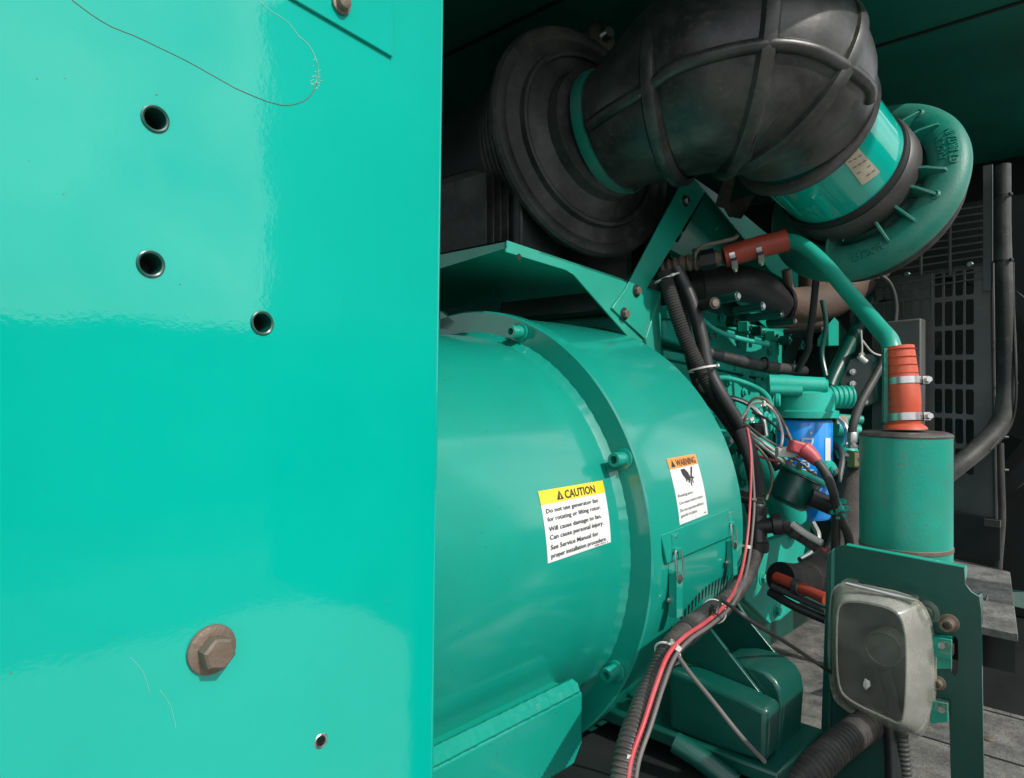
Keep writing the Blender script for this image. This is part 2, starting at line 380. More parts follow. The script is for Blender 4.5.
# cover plate, top right, with its bolt
cp = MB().prism([PX(288, -2, PXX), PX(391, 58, PXX), PX(391, -60, PXX), PX(250, -60, PXX)][::1], X1*.003).build('cover_plate', 'panel', pn, bevel=.0006)
c = PX(341, 4, PXX+.004); MB().lathe(c, X1, [(0, .0085), (.0015, .0085), (.002, .006), (.007, .0055), (.008, .004)], 24).build('plate_bolt', 'rust', cp)
# scratched outline and scuffs
m = MB(); pts = [(72,0),(92,15),(112,27),(135,36),(160,48),(185,60),(210,74),(235,88),(258,98),(280,105),(296,104),(308,98),(314,90),(318,78),(317,62),(309,45),(298,36)]
m.tube([PX(a, b, PXX+.0001) for a, b in pts[:8]], .00026, 5, .01, caps=False); m.tube([PX(a, b, PXX+.0001) for a, b in pts[7:15]], .00030, 5, .01, caps=False)
m.build('crack_line', 'manifold', pn)
m = MB(); m.tube([PX(a, b, PXX+.0001) for a, b in pts[13:]], .0003, 5, .01, caps=False)
m.tube([PX(a, b, PXX+.0001) for a, b in [(258,0),(272,12),(288,22),(300,38)]], .00025, 5, .01, caps=False)
for k in range(26):
    a = 317+random.gauss(0, 2.2); b = 78+random.gauss(0, 7); m.tube([PX(a, b, PXX+.0001), PX(a+random.uniform(-4,4), b+random.uniform(-3,3), PXX+.0001)], .00022, 4, smooth=False)
for (a, b, c_, d_) in [(130,657,150,692), (160,690,176,728)]:
    m.tube([PX(a, b, PXX+.0001), PX((a+c_)/2+3, (b+d_)/2-3, PXX+.0001), PX(c_, d_, PXX+.0001)], .00012, 4, .01)
m.build('scratch', 'scuff', pn)
m = MB()
for k in range(16):
    a, b = random.uniform(0, 430), random.uniform(0, 770); r = random.uniform(.0002, .0007)
    m.lathe(PX(a, b, PXX+.0002), X1, [(0, r), (.0002, r*.5)], 6)
m.build('grit_speck', 'rust', pn, stuff='stuff')

# ---------------------------------------------------------------- alternator
R0 = .42; RB = .370
al = thing('alternator', 'big round teal alternator barrel with flange ring and warning stickers', 'alternator', (AX, .8, AZ-.5))
A3 = Vec((AX, AY, AZ))
bar = MB().lathe(A3, Y1, [(-.80, .30), (-.78, RB-.03), (-.75, RB), (-.004, RB), (.02, RB)], 160).build('barrel', 'barrel', al)
m = MB().lathe(A3, Y1, [(.0, RB-.02), (.0, R0-.003), (.003, R0), (.026, R0), (.026, R0-.006), (.026, RB-.02)], 180, caps=False); fl = m.build('flange_ring', 'barrel', al)
m = MB()   # weld fillet between barrel and flange, lumpy
n = 300; vs = []; fs = []
for k in range(n):
    a = 2*pi*k/n; e = .0006*sin(k*1.9)+random.uniform(-.0002, .0002); d = Vec((cos(a), 0, sin(a)))
    for (t, r) in ((-.013-e, RB-.001), (-.006, RB+.0035+e), (.001, RB+.010+e)): vs.append(A3+Y1*t+d*r)
for k in range(n):
    for j in range(2): fs.append((k*3+j, ((k+1) % n)*3+j, ((k+1) % n)*3+j+1, k*3+j+1))
m.add(vs, fs).build('weld_bead', 'barrel', al, smooth=80)
GR = .412; GL = .34
m = MB().lathe(A3, Y1, [(.0262, GR-.02), (.0262, GR), (GL-.006, GR), (GL, GR-.006), (GL, .10)], 160, caps=False); gd = m.build('fan_guard', 'barrel', al)
for a, b in ((617, 461), (614, 671), (520, 330)):
    c = PY(a, b, AY-.004); r = (c-A3); r = Vec((r.x, 0, r.z)); c = A3+r.normalized()*((RB+R0)/2+.003)-Y1*.001
    socketbolt(al, c, -Y1, .0118, 'barrel', h=.024)
# foot block
FX = -.62; fz = AZ-.16
top = [PX(583, 691, FX), PX(440, 776, FX)]
yb = top[0].y; zt = top[0].z
m = MB().prism([Vec((FX, .1, zt)), Vec((FX, yb, zt)), Vec((FX, yb, zt-.075)), Vec((FX, yb-.02, zt-.10)), Vec((FX, .1, zt-.10))], X1*-.30); m.build('foot', 'barrel', al, bevel=.004)
m = MB()
n = 220
pts = [(Vec((FX-.013, .1+(yb-.105)*k/n, zt+.003)), .0135+random.uniform(-.0005, .0005)) for k in range(n)]
m.tube([p for p, r in pts], [r for p, r in pts], 8, smooth=False); m.build('foot_weld', 'barrel', al)
m = MB().abox((-1.45, .15, .62), (-.66, 1.3, .80)); m.build('base_rail', 'deepgreen_shade', al)

def cylmap(quad, R):
    """quad = pixel corners TL,TR,BR,BL -> f(u,v,h): label space to the cylinder"""
    ps = [PC(a, b, R) for a, b in quad]; q = [(math.atan2(p.z-AZ, p.x-AX), p.y) for p in ps]
    def f(u, v, h=0):
        t = ((q[0][0]*(1-u)+q[1][0]*u)*(1-v)+(q[3][0]*(1-u)+q[2][0]*u)*v); y = ((q[0][1]*(1-u)+q[1][1]*u)*(1-v)+(q[3][1]*(1-u)+q[2][1]*u)*v)
        return Vec((AX+(R+h)*cos(t), y, AZ+(R+h)*sin(t)))
    return f
def patch(f, u0, v0, u1, v1, h, nu=6, nv=10, th=.0004):
    m = MB(); vs = []; fs = []
    for hh in (h, h-th):
        for j in range(nv+1):
            for i in range(nu+1): vs.append(f(u0+(u1-u0)*i/nu, v0+(v1-v0)*j/nv, hh))
    w = nu+1; N = w*(nv+1)
    for j in range(nv):
        for i in range(nu):
            a = j*w+i; fs.append((a, a+1, a+w+1, a+w)); fs.append((a+N, a+w+N, a+w+1+N, a+1+N))
    per = [i for i in range(nu+1)]+[j*w+nu for j in range(1, nv+1)]+[nv*w+i for i in range(nu-1, -1, -1)]+[j*w for j in range(nv-1, 0, -1)]
    for i in range(len(per)):
        a, b = per[i], per[(i+1) % len(per)]; fs.append((a, b, b+N, a+N))
    return m.add(vs, fs)
def tri_icon(m, f, u, v, w, h, hh, hole=True):
    m.add([f(u, v, hh), f(u+w/2, v-h, hh), f(u+w, v, hh)], [(0, 1, 2)])
# caution label
f = cylmap([(537.5, 491.5), (602, 480.5), (610.5, 542), (547.5, 563.5)], RB)
lb = patch(f, 0, 0, 1, 1, .0007).build('caution_label', 'labelwhite', al, label='yellow and white CAUTION sticker on the barrel')
patch(f, 0, 0, 1, .20, .0011, 6, 2, .0003).build('header_band', 'labelyellow', lb)
g = lambda u, v: f(u, v, .0016)
m = MB(); text_on(m, 'CAUTION', g, .36, .17, .48, .125, bold=.022)
tri_icon(m, f, .235, .17, .10, .135, .0016)
t = MB(); t.add([f(.275, .155, .002), f(.285, .075, .002), f(.295, .155, .002)], [(0, 1, 2)]); t.build('icon_mark', 'labelyellow', lb)
for k, (s_, w_) in enumerate((('Do not use generator fan', .80), ('for rotating or lifting rotor.', .83), ('Will cause damage to fan.', .82), ('Can cause personal injury.', .84), ('See Service Manual for', .74), ('proper installation procedure.', .87))):
    text_on(m, s_, g, .05, .325+k*.115+(k//2)*.022, w_, .066, bold=.012)
text_on(m, '98-7011', g, .72, .985, .22, .026)
m.build('lettering', 'ink', lb)
# warning label
f2 = cylmap([(666, 459), (694.5, 454), (707.5, 514), (679.5, 525)], GR)
lb = patch(f2, 0, 0, 1, 1, .0007).build('warning_label', 'labelwhite', al, label='orange and white WARNING sticker on the fan guard')
patch(f2, 0, 0, 1, .17, .0011, 6, 2, .0003).build('header_band', 'labelorange', lb)
g = lambda u, v: f2(u, v, .0016)
m = MB(); text_on(m, 'WARNING', g, .25, .145, .68, .11, bold=.018); tri_icon(m, f2, .07, .145, .14, .115, .0016)
def poly(m, pts): m.add([g(u, v) for u, v in pts], [tuple(range(len(pts)))])
poly(m, [(.34,.20),(.47,.20),(.56,.27),(.60,.36),(.56,.40),(.50,.385),(.44,.36),(.36,.28)])
poly(m, [(.52,.38),(.555,.40),(.53,.435),(.50,.43)]); poly(m, [(.58,.38),(.61,.39),(.60,.50),(.57,.47)]); poly(m, [(.62,.37),(.65,.38),(.68,.45),(.65,.45)]); poly(m, [(.63,.34),(.72,.36),(.71,.385),(.63,.37)])
poly(m, [(.70,.19),(.755,.195),(.64,.375),(.60,.36)]); poly(m, [(.44,.36),(.47,.37),(.46,.41),(.43,.39)])
for k, (s_, w_) in enumerate((('Rotating parts.', .52), ('Can cause severe injury.', .84), ('Do not operate without', .82), ('guards in place.', .56))):
    text_on(m, s_, g, .06, (.60, .71, .82, .90)[k], w_, .045, bold=.006)
text_on(m, '98', g, .86, .97, .07, .03)
m.build('lettering', 'ink', lb)
# cover strip, latches and grille on the guard
f3 = cylmap([(657.5, 535), (729, 508), (732, 534), (664, 563)], GR)
st = patch(f3, 0, 0, 1, 1, .006, 10, 4, .0055).build('cover_strip', 'barrel', al, bevel=.001)
f4 = cylmap([(664, 563), (732, 534), (728, 590), (672, 640)], GR)
m = MB()
for k in range(15):
    u = .12+.86*k/15; v0 = .70-.12*sin(k*.2)
    a = [f4(u, v0, .0012), f4(u+.026, v0-.01, .0012), f4(u+.026, 1.1, .0012), f4(u, 1.1, .0012)]
    m.add(a, [(0, 1, 2, 3)])
m.build('vent_slot', 'black', al, stuff='stuff')
def latch(px, py, sc):
    o = PC(px, py, GR); th = math.atan2(o.z-AZ, o.x-AX); n = Vec((cos(th), 0, sin(th))); t = Vec((-sin(th), 0, cos(th)))  # t = up the surface
    q = lambda y, s, h: o+Y1*y*sc+t*s*sc+n*h*sc
    m = MB(); m.box(q(0, .020, .005), Y1*.010*sc, t*.014*sc, n*.002*sc); m.box(q(0, .010, .009), Y1*.008*sc, t*.003*sc, n*.003*sc); a = m.build('latch', 'barrel', al, bevel=.0008)
    m = MB(); m.box(q(0, -.060, .012), Y1*.009*sc, t*.034*sc, n*.002*sc); m.box(q(-.0078, -.06, .006), Y1*.0012*sc, t*.034*sc, n*.006*sc); m.box(q(.0075, -.06, .006), Y1*.0012*sc, t*.034*sc, n*.006*sc)
    m.build('lever', 'barrel', a, bevel=.0006)
    m = MB(); m.tube([q(-.007, -.036, .014), q(-.010, -.015, .014), q(-.009, .006, .011), q(-.005, .011, .010), q(.005, .011, .010), q(.009, .006, .011), q(.010, -.015, .014), q(.007, -.036, .014)], .0016*sc, 8, .003)
    m.build('wire_bail', 'steel', a)
    m = MB(); m.lathe(q(0, -.034, .010), n, [(0, .0085*sc), (.005*sc, .0075*sc), (.006*sc, .004*sc)], 20); m.build('pivot', 'rubber', a)
    m = MB(); m.lathe(q(-.012, -.068, .001), n, [(0, .0045*sc), (.004*sc, .004*sc), (.005*sc, .002*sc)], 14); m.lathe(q(0, .030, .006), n, [(0, .003*sc), (.002*sc, .002*sc)], 12); m.build('rivet', 'steel', a)
latch(672, 555, 1.05); latch(728, 528, .9)
# lug of the alternator, top left
MB().prism([PY(440, 311, AY), PY(455, 322, AY), PY(449, 329, AY), PY(440, 329, AY)], Y1*.01).build('lifting_lug', 'barrel', al)
# lug on top right of guard
MB().abox((-.97, AY+GL, AZ+.18), (-.72, AY+GL+.10, AZ+.205)).build('guard_shelf', 'barrel', al, bevel=.002)

# ---------------------------------------------------------------- tray bracket above the alternator
TX = -.85
tr = thing('filter_mounting_bracket', 'teal folded steel tray and strut carrying the air filter', 'bracket', PX(560, 300, TX))
m = plX([(506,240),(570,261.5),(640,285),(661,292),(661,345),(658,372),(640,350),(574,275),(566,270),(506,252)], TX, .004); m.build('front_plate', 'paint', tr, bevel=.0008)
a, b = PX(506, 240, TX), PX(640, 285, TX)
tz = min(a.z, b.z)
zt = a.z
m = MB().prism([a, b, b+Vec((-.7, 0, -.0)), Vec((TX-.7, a.y, a.z))], UP*-.003); m.build('tray_top', 'paint', tr)
m = MB().prism([a, a-X1*.7, a-X1*.7-UP*.075, a-UP*.014], Y1*.003); m.build('tray_side', 'paint', tr)
for q in ((519, 257),):
    c = PX(*q, TX+.0005); MB().lathe(c, X1, [(0, .006), (.0006, .006)], 16).build('hole_mark', 'black', tr)
SX = TX+.005
m = plX([(686,174),(706,191),(646,290),(661,292),(661,332),(646,340),(612,308),(625,290),(682,182)], SX, .004)
m.build('strut', 'paint', tr, bevel=.001)
m = plX([(661,292),(662,360),(655,366),(648,352),(646,338)], SX+.004, .012); m.build('strut_foot', 'paint', tr, bevel=.003)
for a, b in ((685,201),(636,291),(624,314)): hexbolt(tr, PX(a, b, SX), X1, .0095, 'rust' if b > 280 else 'steel', 'black', h=.008)
m = plX([(690,175),(730,203),(778,243),(838,295),(842,330),(800,292),(790,282),(772,272),(706,192)], TX-.02, .004); m.build('upper_plate', 'paint', tr)
m = plX([(706,193),(772,250),(832,300),(838,345),(770,330),(690,262),(676,246)], TX-.09, .004); m.build('lower_plate', 'paint', tr)
MB().prism([PX(706,192,TX-.024), PX(834,300,TX-.024), PX(834,300,TX-.09), PX(706,192,TX-.09)], UP*-.003).build('plate_fold', 'paint', tr)
m = plX([(672,241),(706,250),(693,262),(668,248)], TX-.06, .02); m.build('cable_clip_plate', 'paint', tr)
for q in ((680,233),(672,255),(716,228),(695,270),(750,250)): hexbolt(tr, PX(*q, TX-.088), X1, .006, 'engine', 'engine')

# ---------------------------------------------------------------- air filter
af = thing('air_filter', 'big black round air filter canister with flanged end cap', 'air filter', PX(560, 270, -1.1))
FN = VD(.60, .12, -.79).normalized()
fc = P(588, 142, 1.6)
m = MB().lathe(fc, FN, [(-.02, .22), (-.018, .258), (-.010, .268), (.0, .268), (.007, .262), (.009, .252), (.007, .240), (.004, .236), (.010, .20), (.022, .165), (.035, .150), (.06, .146)], 96); m.build('end_cap', 'rubber', af)
m = MB()
for k in range(5): m.lathe(fc-FN*(.03+.018*k), FN, [(-.006, .215), (-.005, .246-.004*k), (.005, .246-.004*k), (.006, .215)], 80, caps=False)
m.build('clamp_rib', 'rubber', af)
MB().lathe(fc-FN*.78, FN, [(0, .18), (.02, .222), (.76, .222)], 80).build('canister_body', 'plastic', af)
m = MB().lathe(fc+FN*.008, FN, [(0, .205), (.014, .202), (.016, .196), (.012, .19)], 80, caps=False); m.build('cap_ridge', 'rubber', af)
fzt = PX(506, 240, TX).z
m = MB().prism([Vec((-1.0, PX(521, 200, -1.0).y, fzt)), Vec((-1.0, PX(628, 200, -1.0).y, fzt)), Vec((-1.0, PX(628, 200, -1.0).y, fzt+.24)), Vec((-1.0, PX(521, 200, -1.0).y, fzt+.24))], X1*-.5); m.build('saddle', 'plastic', af, bevel=.006)
m = MB()
for k in range(4):
    y = PX(521, 200, -1.0).y-.006-.012*k; m.abox((-1.4, y-.004, fzt), (-1.03-.01*k, y, fzt+.2))
m.build('saddle_rib', 'rubber', af)
c = P(600, 40, 1.75); m = MB().lathe(c, VD(.5, .1, -.85), [(-.03, .045), (.0, .045), (.012, .04), (.02, .02)], 24); m.build('vacuum_gauge', 'rubber', af)
MB().lathe(c+VD(.5, .1, -.85)*.02, VD(.5, .1, -.85), [(0, .018), (.02, .014)], 16).build('gauge_stem', 'steel', af)

# ---------------------------------------------------------------- elbow
el = thing('air_intake_elbow', 'fat ribbed black rubber elbow hose between air filter and turbocharger', 'hose', P(700, 190, 1.45))
TC = P(861, 192, 1.66)
TAX = P(802, 127, 1.51)-TC; TL = TAX.length; TAX.normalize()       # turbo inlet axis, towards the viewer
sect = [((603,137),1.585,.126), ((624,127),1.55,.136), ((650,112),1.51,.155), ((680,94),1.475,.178), ((710,78),1.445,.198), ((738,70),1.435,.206), ((763,76),1.44,.200), ((782,92),1.455,.184), ((792,108),1.48,.168), ((802,127),1.51,.154)]
pts = [P(a[0], a[1], d) for a, d, r in sect]; rs = [r for *_, r in sect]
m = MB().tube(pts, rs, 72, .01, frame=UP); m.build('hose_body', 'hose', el)
epath = spline(pts, rs, .01)
def efr(i):
    p, r = epath[i]; d = (epath[min(i+1, len(epath)-1)][0]-epath[max(i-1, 0)][0]).normalized(); return p, r, d
def fat_ring(m, p, R, d, w=.019, h=.012): m.lathe(p, d, [(-w, R-.004), (-w*.6, R+h*.75), (0, R+h), (w*.6, R+h*.75), (w, R-.004)], 72, caps=False)
for frac in (.36, .60, .78):
    i = int(frac*len(epath)); p, r, d = efr(i); d = (d+UP*{.36: -.35, .60: -.10, .78: .12}[frac]).normalized(); m = MB(); fat_ring(m, p, r, d); m.build('hoop_rib', 'hose', el)
# long rib along the outer side facing the viewer
def long_rib(ang0, i0, i1, name='long_rib'):
    m = MB(); q = []
    for i in range(int(i0*len(epath)), int(i1*len(epath))):
        p, r, d = efr(i); u = (UP-d*UP.dot(d)).normalized(); w = d.cross(u)
        if w.dot(FW) > 0: w = -w
        q.append(p+(u*cos(ang0)+w*sin(ang0))*(r-.001))
    m.tube(q, .0135, 12, smooth=False); m.build(name, 'hose', el)
long_rib(radians(103), .10, .93)
p, r, d = efr(2); MB().lathe(p, d, [(-.012, r-.01), (-.012, r+.010), (0, r+.012), (.012, r+.010), (.012, r)], 64, caps=False).build('green_collar', 'cast', el)
p, r, d = efr(len(epath)-1)
MB().lathe(TC+TAX*(TL-.012), TAX, [(0, .142), (0, .160), (.006, .163), (.014, .158), (.02, .142)], 72, caps=False).build('end_bead', 'conduit', el)
# small moulded ring marks
c = P(653, 166, 1.33)
for q, rr in (((653,166),.008), ((706,160),.007), ((648,166),.004)):
    hit = P(q[0], q[1], 1.32)
# ---------------------------------------------------------------- turbocharger
tu = thing('turbocharger', 'green cast turbocharger compressor housing with raised lettering and glossy inlet pipe', 'turbocharger', TC-UP*.25)
tp = MB().lathe(TC, TAX, [(.06, .140), (TL, .144)], 96).build('inlet_pipe', 'panel', tu)
# cream reflection on the pipe, painted as a flat patch with dashes
ua = TAX.orthogonal().normalized(); wa = TAX.cross(ua)
def pipemap(px, py):
    r = ray(px, py); o = CAM-TC; rp = r-TAX*r.dot(TAX); op = o-TAX*o.dot(TAX)
    a = rp.dot(rp); b = 2*rp.dot(op); c_ = op.dot(op)-.1445**2; t = (-b-math.sqrt(max(0, b*b-4*a*c_)))/(2*a); p = CAM+r*t
    q = p-TC; return math.atan2(q.dot(wa), q.dot(ua)), q.dot(TAX)
qs = [pipemap(*p_) for p_ in ((838,153),(855,145),(880,172),(862,185))]
def fp(u, v, h=0):
    t = (qs[0][0]*(1-u)+qs[1][0]*u)*(1-v)+(qs[3][0]*(1-u)+qs[2][0]*u)*v; s_ = (qs[0][1]*(1-u)+qs[1][1]*u)*(1-v)+(qs[3][1]*(1-u)+qs[2][1]*u)*v
    return TC+TAX*s_+(ua*cos(t)+wa*sin(t))*(.1445+h)
pl = patch(fp, 0, 0, 1, 1, .0008).build('cream_patch', 'tan', tp)
m = MB()
for j in range(5):
    for i in range(3):
        if random.random() < .85:
            u = .12+.28*i; v = .12+.18*j; m.add([fp(u, v, .0012), fp(u+.2, v, .0012), fp(u+.2, v+.03, .0012), fp(u, v+.03, .0012)], [(0,1,2,3)])
m.build('patch_dash', 'rust', pl)
MB().lathe(TC, TAX, [(.035, .125), (.035, .147), (.045, .153), (.083, .152), (.09, .147), (.09, .136)], 80, caps=False).build('coupling_sleeve', 'darkpipe', tu)
MB().lathe(TC, TAX, [(.091, .1405), (.093, .1465), (.108, .1465), (.110, .1415)], 80, caps=False).build('seal_ring', 'black', tu)
# volute
Rt = .231
prof = []
for k in range(17):
    a = radians(-100+k*240/16); prof.append((.0+.034*sin(a)-.006, Rt-.045+.045*cos(a)))
prof = [(-.05, .12)]+prof+[(-.012, .150), (-.02, .12)]
vol = MB().lathe(TC, TAX, prof, 120, caps=False).build('volute', 'cast', tu)
MB().lathe(TC-TAX*.08, TAX, [(0, .10), (.0, .16), (.04, .18), (.06, .14), (.08, .12)], 64).build('hub', 'cast', tu)
MB().lathe(TC-TAX*.062, TAX, [(-.006, Rt-.05), (-.006, Rt-.028), (.006, Rt-.022), (.012, Rt-.03)], 96, caps=False).build('back_band', 'conduit', tu)
# radial ribs + bosses
ta = (RT-TAX*RT.dot(TAX)).normalized(); tb = TAX.cross(ta)
if tb.z < 0: tb = -tb
for k, ad in enumerate((28, 8, -30, -47, -66, -84, -125)):
    d = ta*cos(radians(ad))+tb*sin(radians(ad)); s_ = TAX.cross(d)
    m = MB().prism([TC+d*.125-s_*.003, TC+d*.125+TAX*.060-s_*.003, TC+d*.165+TAX*.052-s_*.003, TC+d*.198+TAX*.034-s_*.003, TC+d*.205-s_*.003], s_*.006); m.build('rib', 'cast', tu, bevel=.001)
    if k % 3 == 0:
        MB().lathe(TC+d*.196+TAX*.022, TAX, [(0, .011), (.006, .011), (.009, .008), (.006, .006), (.006, .0005)], 20).build('boss', 'cast', tu)
def arc_text(body, mid, size, rad, span, flip=False):
    vs, fs = text_mb(body, 1, 'CENTER', .02); xa = min(v.x for v in vs); xb = max(v.x for v in vs); m = MB(); out = []
    for lay in (0, 1):
        for v in vs:
            t = (v.x-(xa+xb)/2)/(xb-xa)*span; a = radians(mid+(t if flip else -t)); r = rad+((v.y-.35)*size)*(-1 if flip else 1)
            d = ta*cos(a)+tb*sin(a); rr = (r-(Rt-.045))/.045; hgt = .034*math.sqrt(max(0, 1-rr*rr))-.006
            out.append(TC+d*r+TAX*(hgt+(.0034 if lay == 0 else -.001)))
    n = len(vs); m.add(out, list(fs))
    ed = {}
    for f_ in fs:
        for i in range(len(f_)):
            e = (f_[i], f_[(i+1) % len(f_)]); ed[tuple(sorted(e))] = ed.get(tuple(sorted(e)), 0)+1
    m.f += [(a, b, b+n, a+n) for (a, b), c_ in ed.items() if c_ == 1]
    return m.build('raised_lettering', 'cast', tu)
arc_text('MADE IN', -11, .020, .184, 20, flip=True); arc_text('GT BRITAIN', -12, .020, .207, 27, flip=True); arc_text('HOLSET', -98, .026, .196, 20)

# ---------------------------------------------------------------- engine
en = thing('diesel_engine', 'teal painted diesel engine block with rusty exhaust manifold behind the alternator', 'engine', (-1.1, 2.0, .7))
EX = -.92
def epl(name, px, x, th, mat='engine', bevel=.003, par=None): return plX(px, x, th).build(name, mat, par or en, bevel=bevel)
MB().abox((-1.5, 1.55, .75), (-.98, 3.1, 1.70)).build('block', 'engine', en, bevel=.01)
epl('cylinder_head', [(664,318),(700,322),(725,327),(760,335),(790,345),(800,360),(806,376),(760,366),(700,352),(664,340)], -.93, .10, bevel=.008)
epl('head_rail', [(668,305),(700,308),(728,318),(728,328),(700,322),(668,318)], -.915, .03, bevel=.002)
epl('head_rail', [(728,318),(812,340),(812,350),(728,328)], -.925, .03, bevel=.002)
epl('tappet_cover', [(664,350),(712,359),(806,378),(806,386),(712,368),(664,358)], -.90, .05)
epl('side_cover', [(668,360),(718,370),(779,384),(779,424),(760,445),(730,440),(668,400)], -.91, .05, bevel=.006)
epl('crankcase', [(664,400),(760,430),(800,440),(850,450),(850,600),(664,640)], -.96, .3, 'deepgreen_shade')
for a in (705, 716, 735, 753, 770, 790): 
    c = PX(a, 359+(a-712)*.21+3, -.898); MB().box(c, X1*.008, Y1*.007, UP*.010).build('boss', 'engine', en, bevel=.002)
for a, b in ((704,312),(722,318),(757,380),(728,382),(714,382),(775,430),(746,326),(760,330)): hexbolt(en, PX(a, b, -.907), X1, .009, 'engine', 'engine')
for k in range(6):
    a = 731+k*13.5; b = 322+k*4.6
    c = PX(a, b, -.905); MB().box(c, X1*.015, Y1*.012, UP*.015).build('port_flange', 'engine' if k % 2 else 'deepgreen_shade', en, bevel=.002)
    hexbolt(en, c+X1*.015, X1, .006, 'steel' if k in (1, 2) else 'rust', 'engine')
# rocker cover and dark bits above
MB().abox((-1.45, 1.5, 1.70), (-1.0, 3.0, 1.80)).build('rocker_cover', 'deepgreen_shade', en, bevel=.01)
epl('manifold_plate', [(672,275),(700,290),(830,318),(830,345),(790,338),(700,308),(672,300)], -.97, .05, 'deepgreen_shade')
for (a, b, a2, b2, r, mt) in ((712,301,738,296,.0105,'deepgreen_shade'), (735,311,763,306,.0105,'deepgreen_shade'), (748,318,782,314,.010,'deepgreen_shade'), (768,324,795,321,.009,'deepgreen_shade'), (784,332,822,329,.008,'black'), (700,306,715,303,.013,'black')):
    p, q = P(a, b, 1.62+(a-712)*.004), P(a2, b2, 1.56+(a-712)*.004); s_ = MB().cyl(p, q, r).build('fuel_stub', mt, en)
    MB().lathe(q, q-p, [(0, r*.7), (.003, r*.6)], 16).build('end_plug', 'steel' if mt != 'black' else 'rust', s_)
m = MB(); m.tube([P(692,287,1.82), P(720,284,1.80), P(745,284,1.78), P(765,292,1.80), P(778,306,1.85)], [.047,.047,.046,.043,.042], 28); m.build('exhaust_elbow', 'darkpipe', en)
MB().lathe(P(692,287,1.82), P(720,284,1.80)-P(692,287,1.82), [(-.01,.05),(0,.058),(.03,.058),(.034,.05)], 32).build('pipe_clamp', 'black', en)
m = MB(); m.tube([P(772,300,1.90), P(800,306,1.93), P(832,298,1.97), P(862,278,2.02), P(880,258,2.05)], [.044,.052,.054,.05,.05], 28); mf = m.build('exhaust_manifold', 'manifold', en)
MB().lathe(P(778,304,1.88), P(800,306,1.93)-P(775,304,1.88), [(0,.046),(0,.053),(.012,.053),(.014,.046)], 32, caps=False).build('joint_band', 'black', mf)
MB().cyl(P(812,290,1.95), P(812,252,1.96), .035, .038).build('manifold_riser', 'manifold', en)
MB().cyl(P(770,322,1.9), P(822,322,1.95), .018).build('manifold_leg', 'manifold', en)
MB().tube([P(790,292,1.9), P(786,270,1.88)], .012, 10, smooth=False).build('rusty_lug', 'rust', en)
for (px, x, th) in (([(806,320),(822,322),(822,346),(800,350)], -.93, .06), ([(829,292),(845,290),(845,346),(829,346)], -.86, .04), ([(848,300),(862,296),(862,350),(850,352)], -.88, .04), ([(800,345),(850,350),(850,378),(806,372)], -.97, .05)):
    epl('rear_cover', px, x, th, 'engine' if th == .04 else 'deepgreen_shade')
epl('timing_case', [(786,350),(872,332),(872,480),(786,470)], -1.02, .08)
epl('timing_case_rib', [(806,380),(830,376),(830,392),(806,396)], -1.0, .04)
epl('side_bracket', [(838,346),(862,340),(866,372),(842,376)], -.97, .03, 'deepgreen_shade')
# coolant strip pipe at the rear
m = MB(); m.tube([P(881,262,2.0), P(876,290,2.0), P(862,320,2.0), P(846,352,1.98), P(832,380,1.95), P(826,398,1.93)], .021, 16); m.build('coolant_pipe', 'deepgreen_shade', en)
m = MB(); m.tube([P(816,280,1.7), P(813,310,1.72), P(809,340,1.74), P(808,350,1.75), P(797,372,1.78)], .0085, 10); m.build('dipstick_tube', 'black', en)
# filter head
fh = P(804, 395, 1.75)
m = MB().lathe(fh+UP*-.055, UP, [(0, .080), (.016, .080), (.018, .071), (.060, .069), (.068, .055)], 48); m.build('filter_head', 'engine', en)
m = MB(); m.cyl(P(768,383,1.72), P(824,386,1.70), .021); m.cyl(P(770,390,1.70), P(802,391,1.68), .012); m.build('oil_gallery', 'engine', en)
for q in ((824,386,1.70), (776,400,1.67)):
    MB().lathe(P(*q), VD(.9, 0, -.4), [(0, .016), (.008, .016), (.01, .012), (.01, .005)], 20).build('gallery_plug', 'engine', en)
for k in range(4): pass
m = MB().tube([P(826,398,1.80), P(838,397,1.80), P(852,397,1.80)], .030, 24, corr=(.012, .003)); m.build('ribbed_coolant_hose', 'engine', en)
m = MB(); m.lathe(P(866,380,1.95), VD(-.25,.05,-.95), [(-.02,.075),(0,.075),(.004,.071)], 8); pp = m.build('gear_cover_plate', 'deepgreen_shade', en)
for a, b in ((853,372),(853,384),(862,355),(884,372),(866,402)): hexbolt(pp, P(a, b, 1.93), VD(-.25,.05,-.95), .006, 'steel')
MB().cyl(P(836,428,1.85), P(858,432,1.85), .020).build('front_stub', 'engine', en)
m = MB(); m.tube([P(832,432,1.9), P(842,440,1.88), P(848,455,1.86)], .028, 16); m.tube([P(838,418,1.9), P(862,420,1.9)], .012, 12); m.build('water_pump', 'engine', en)
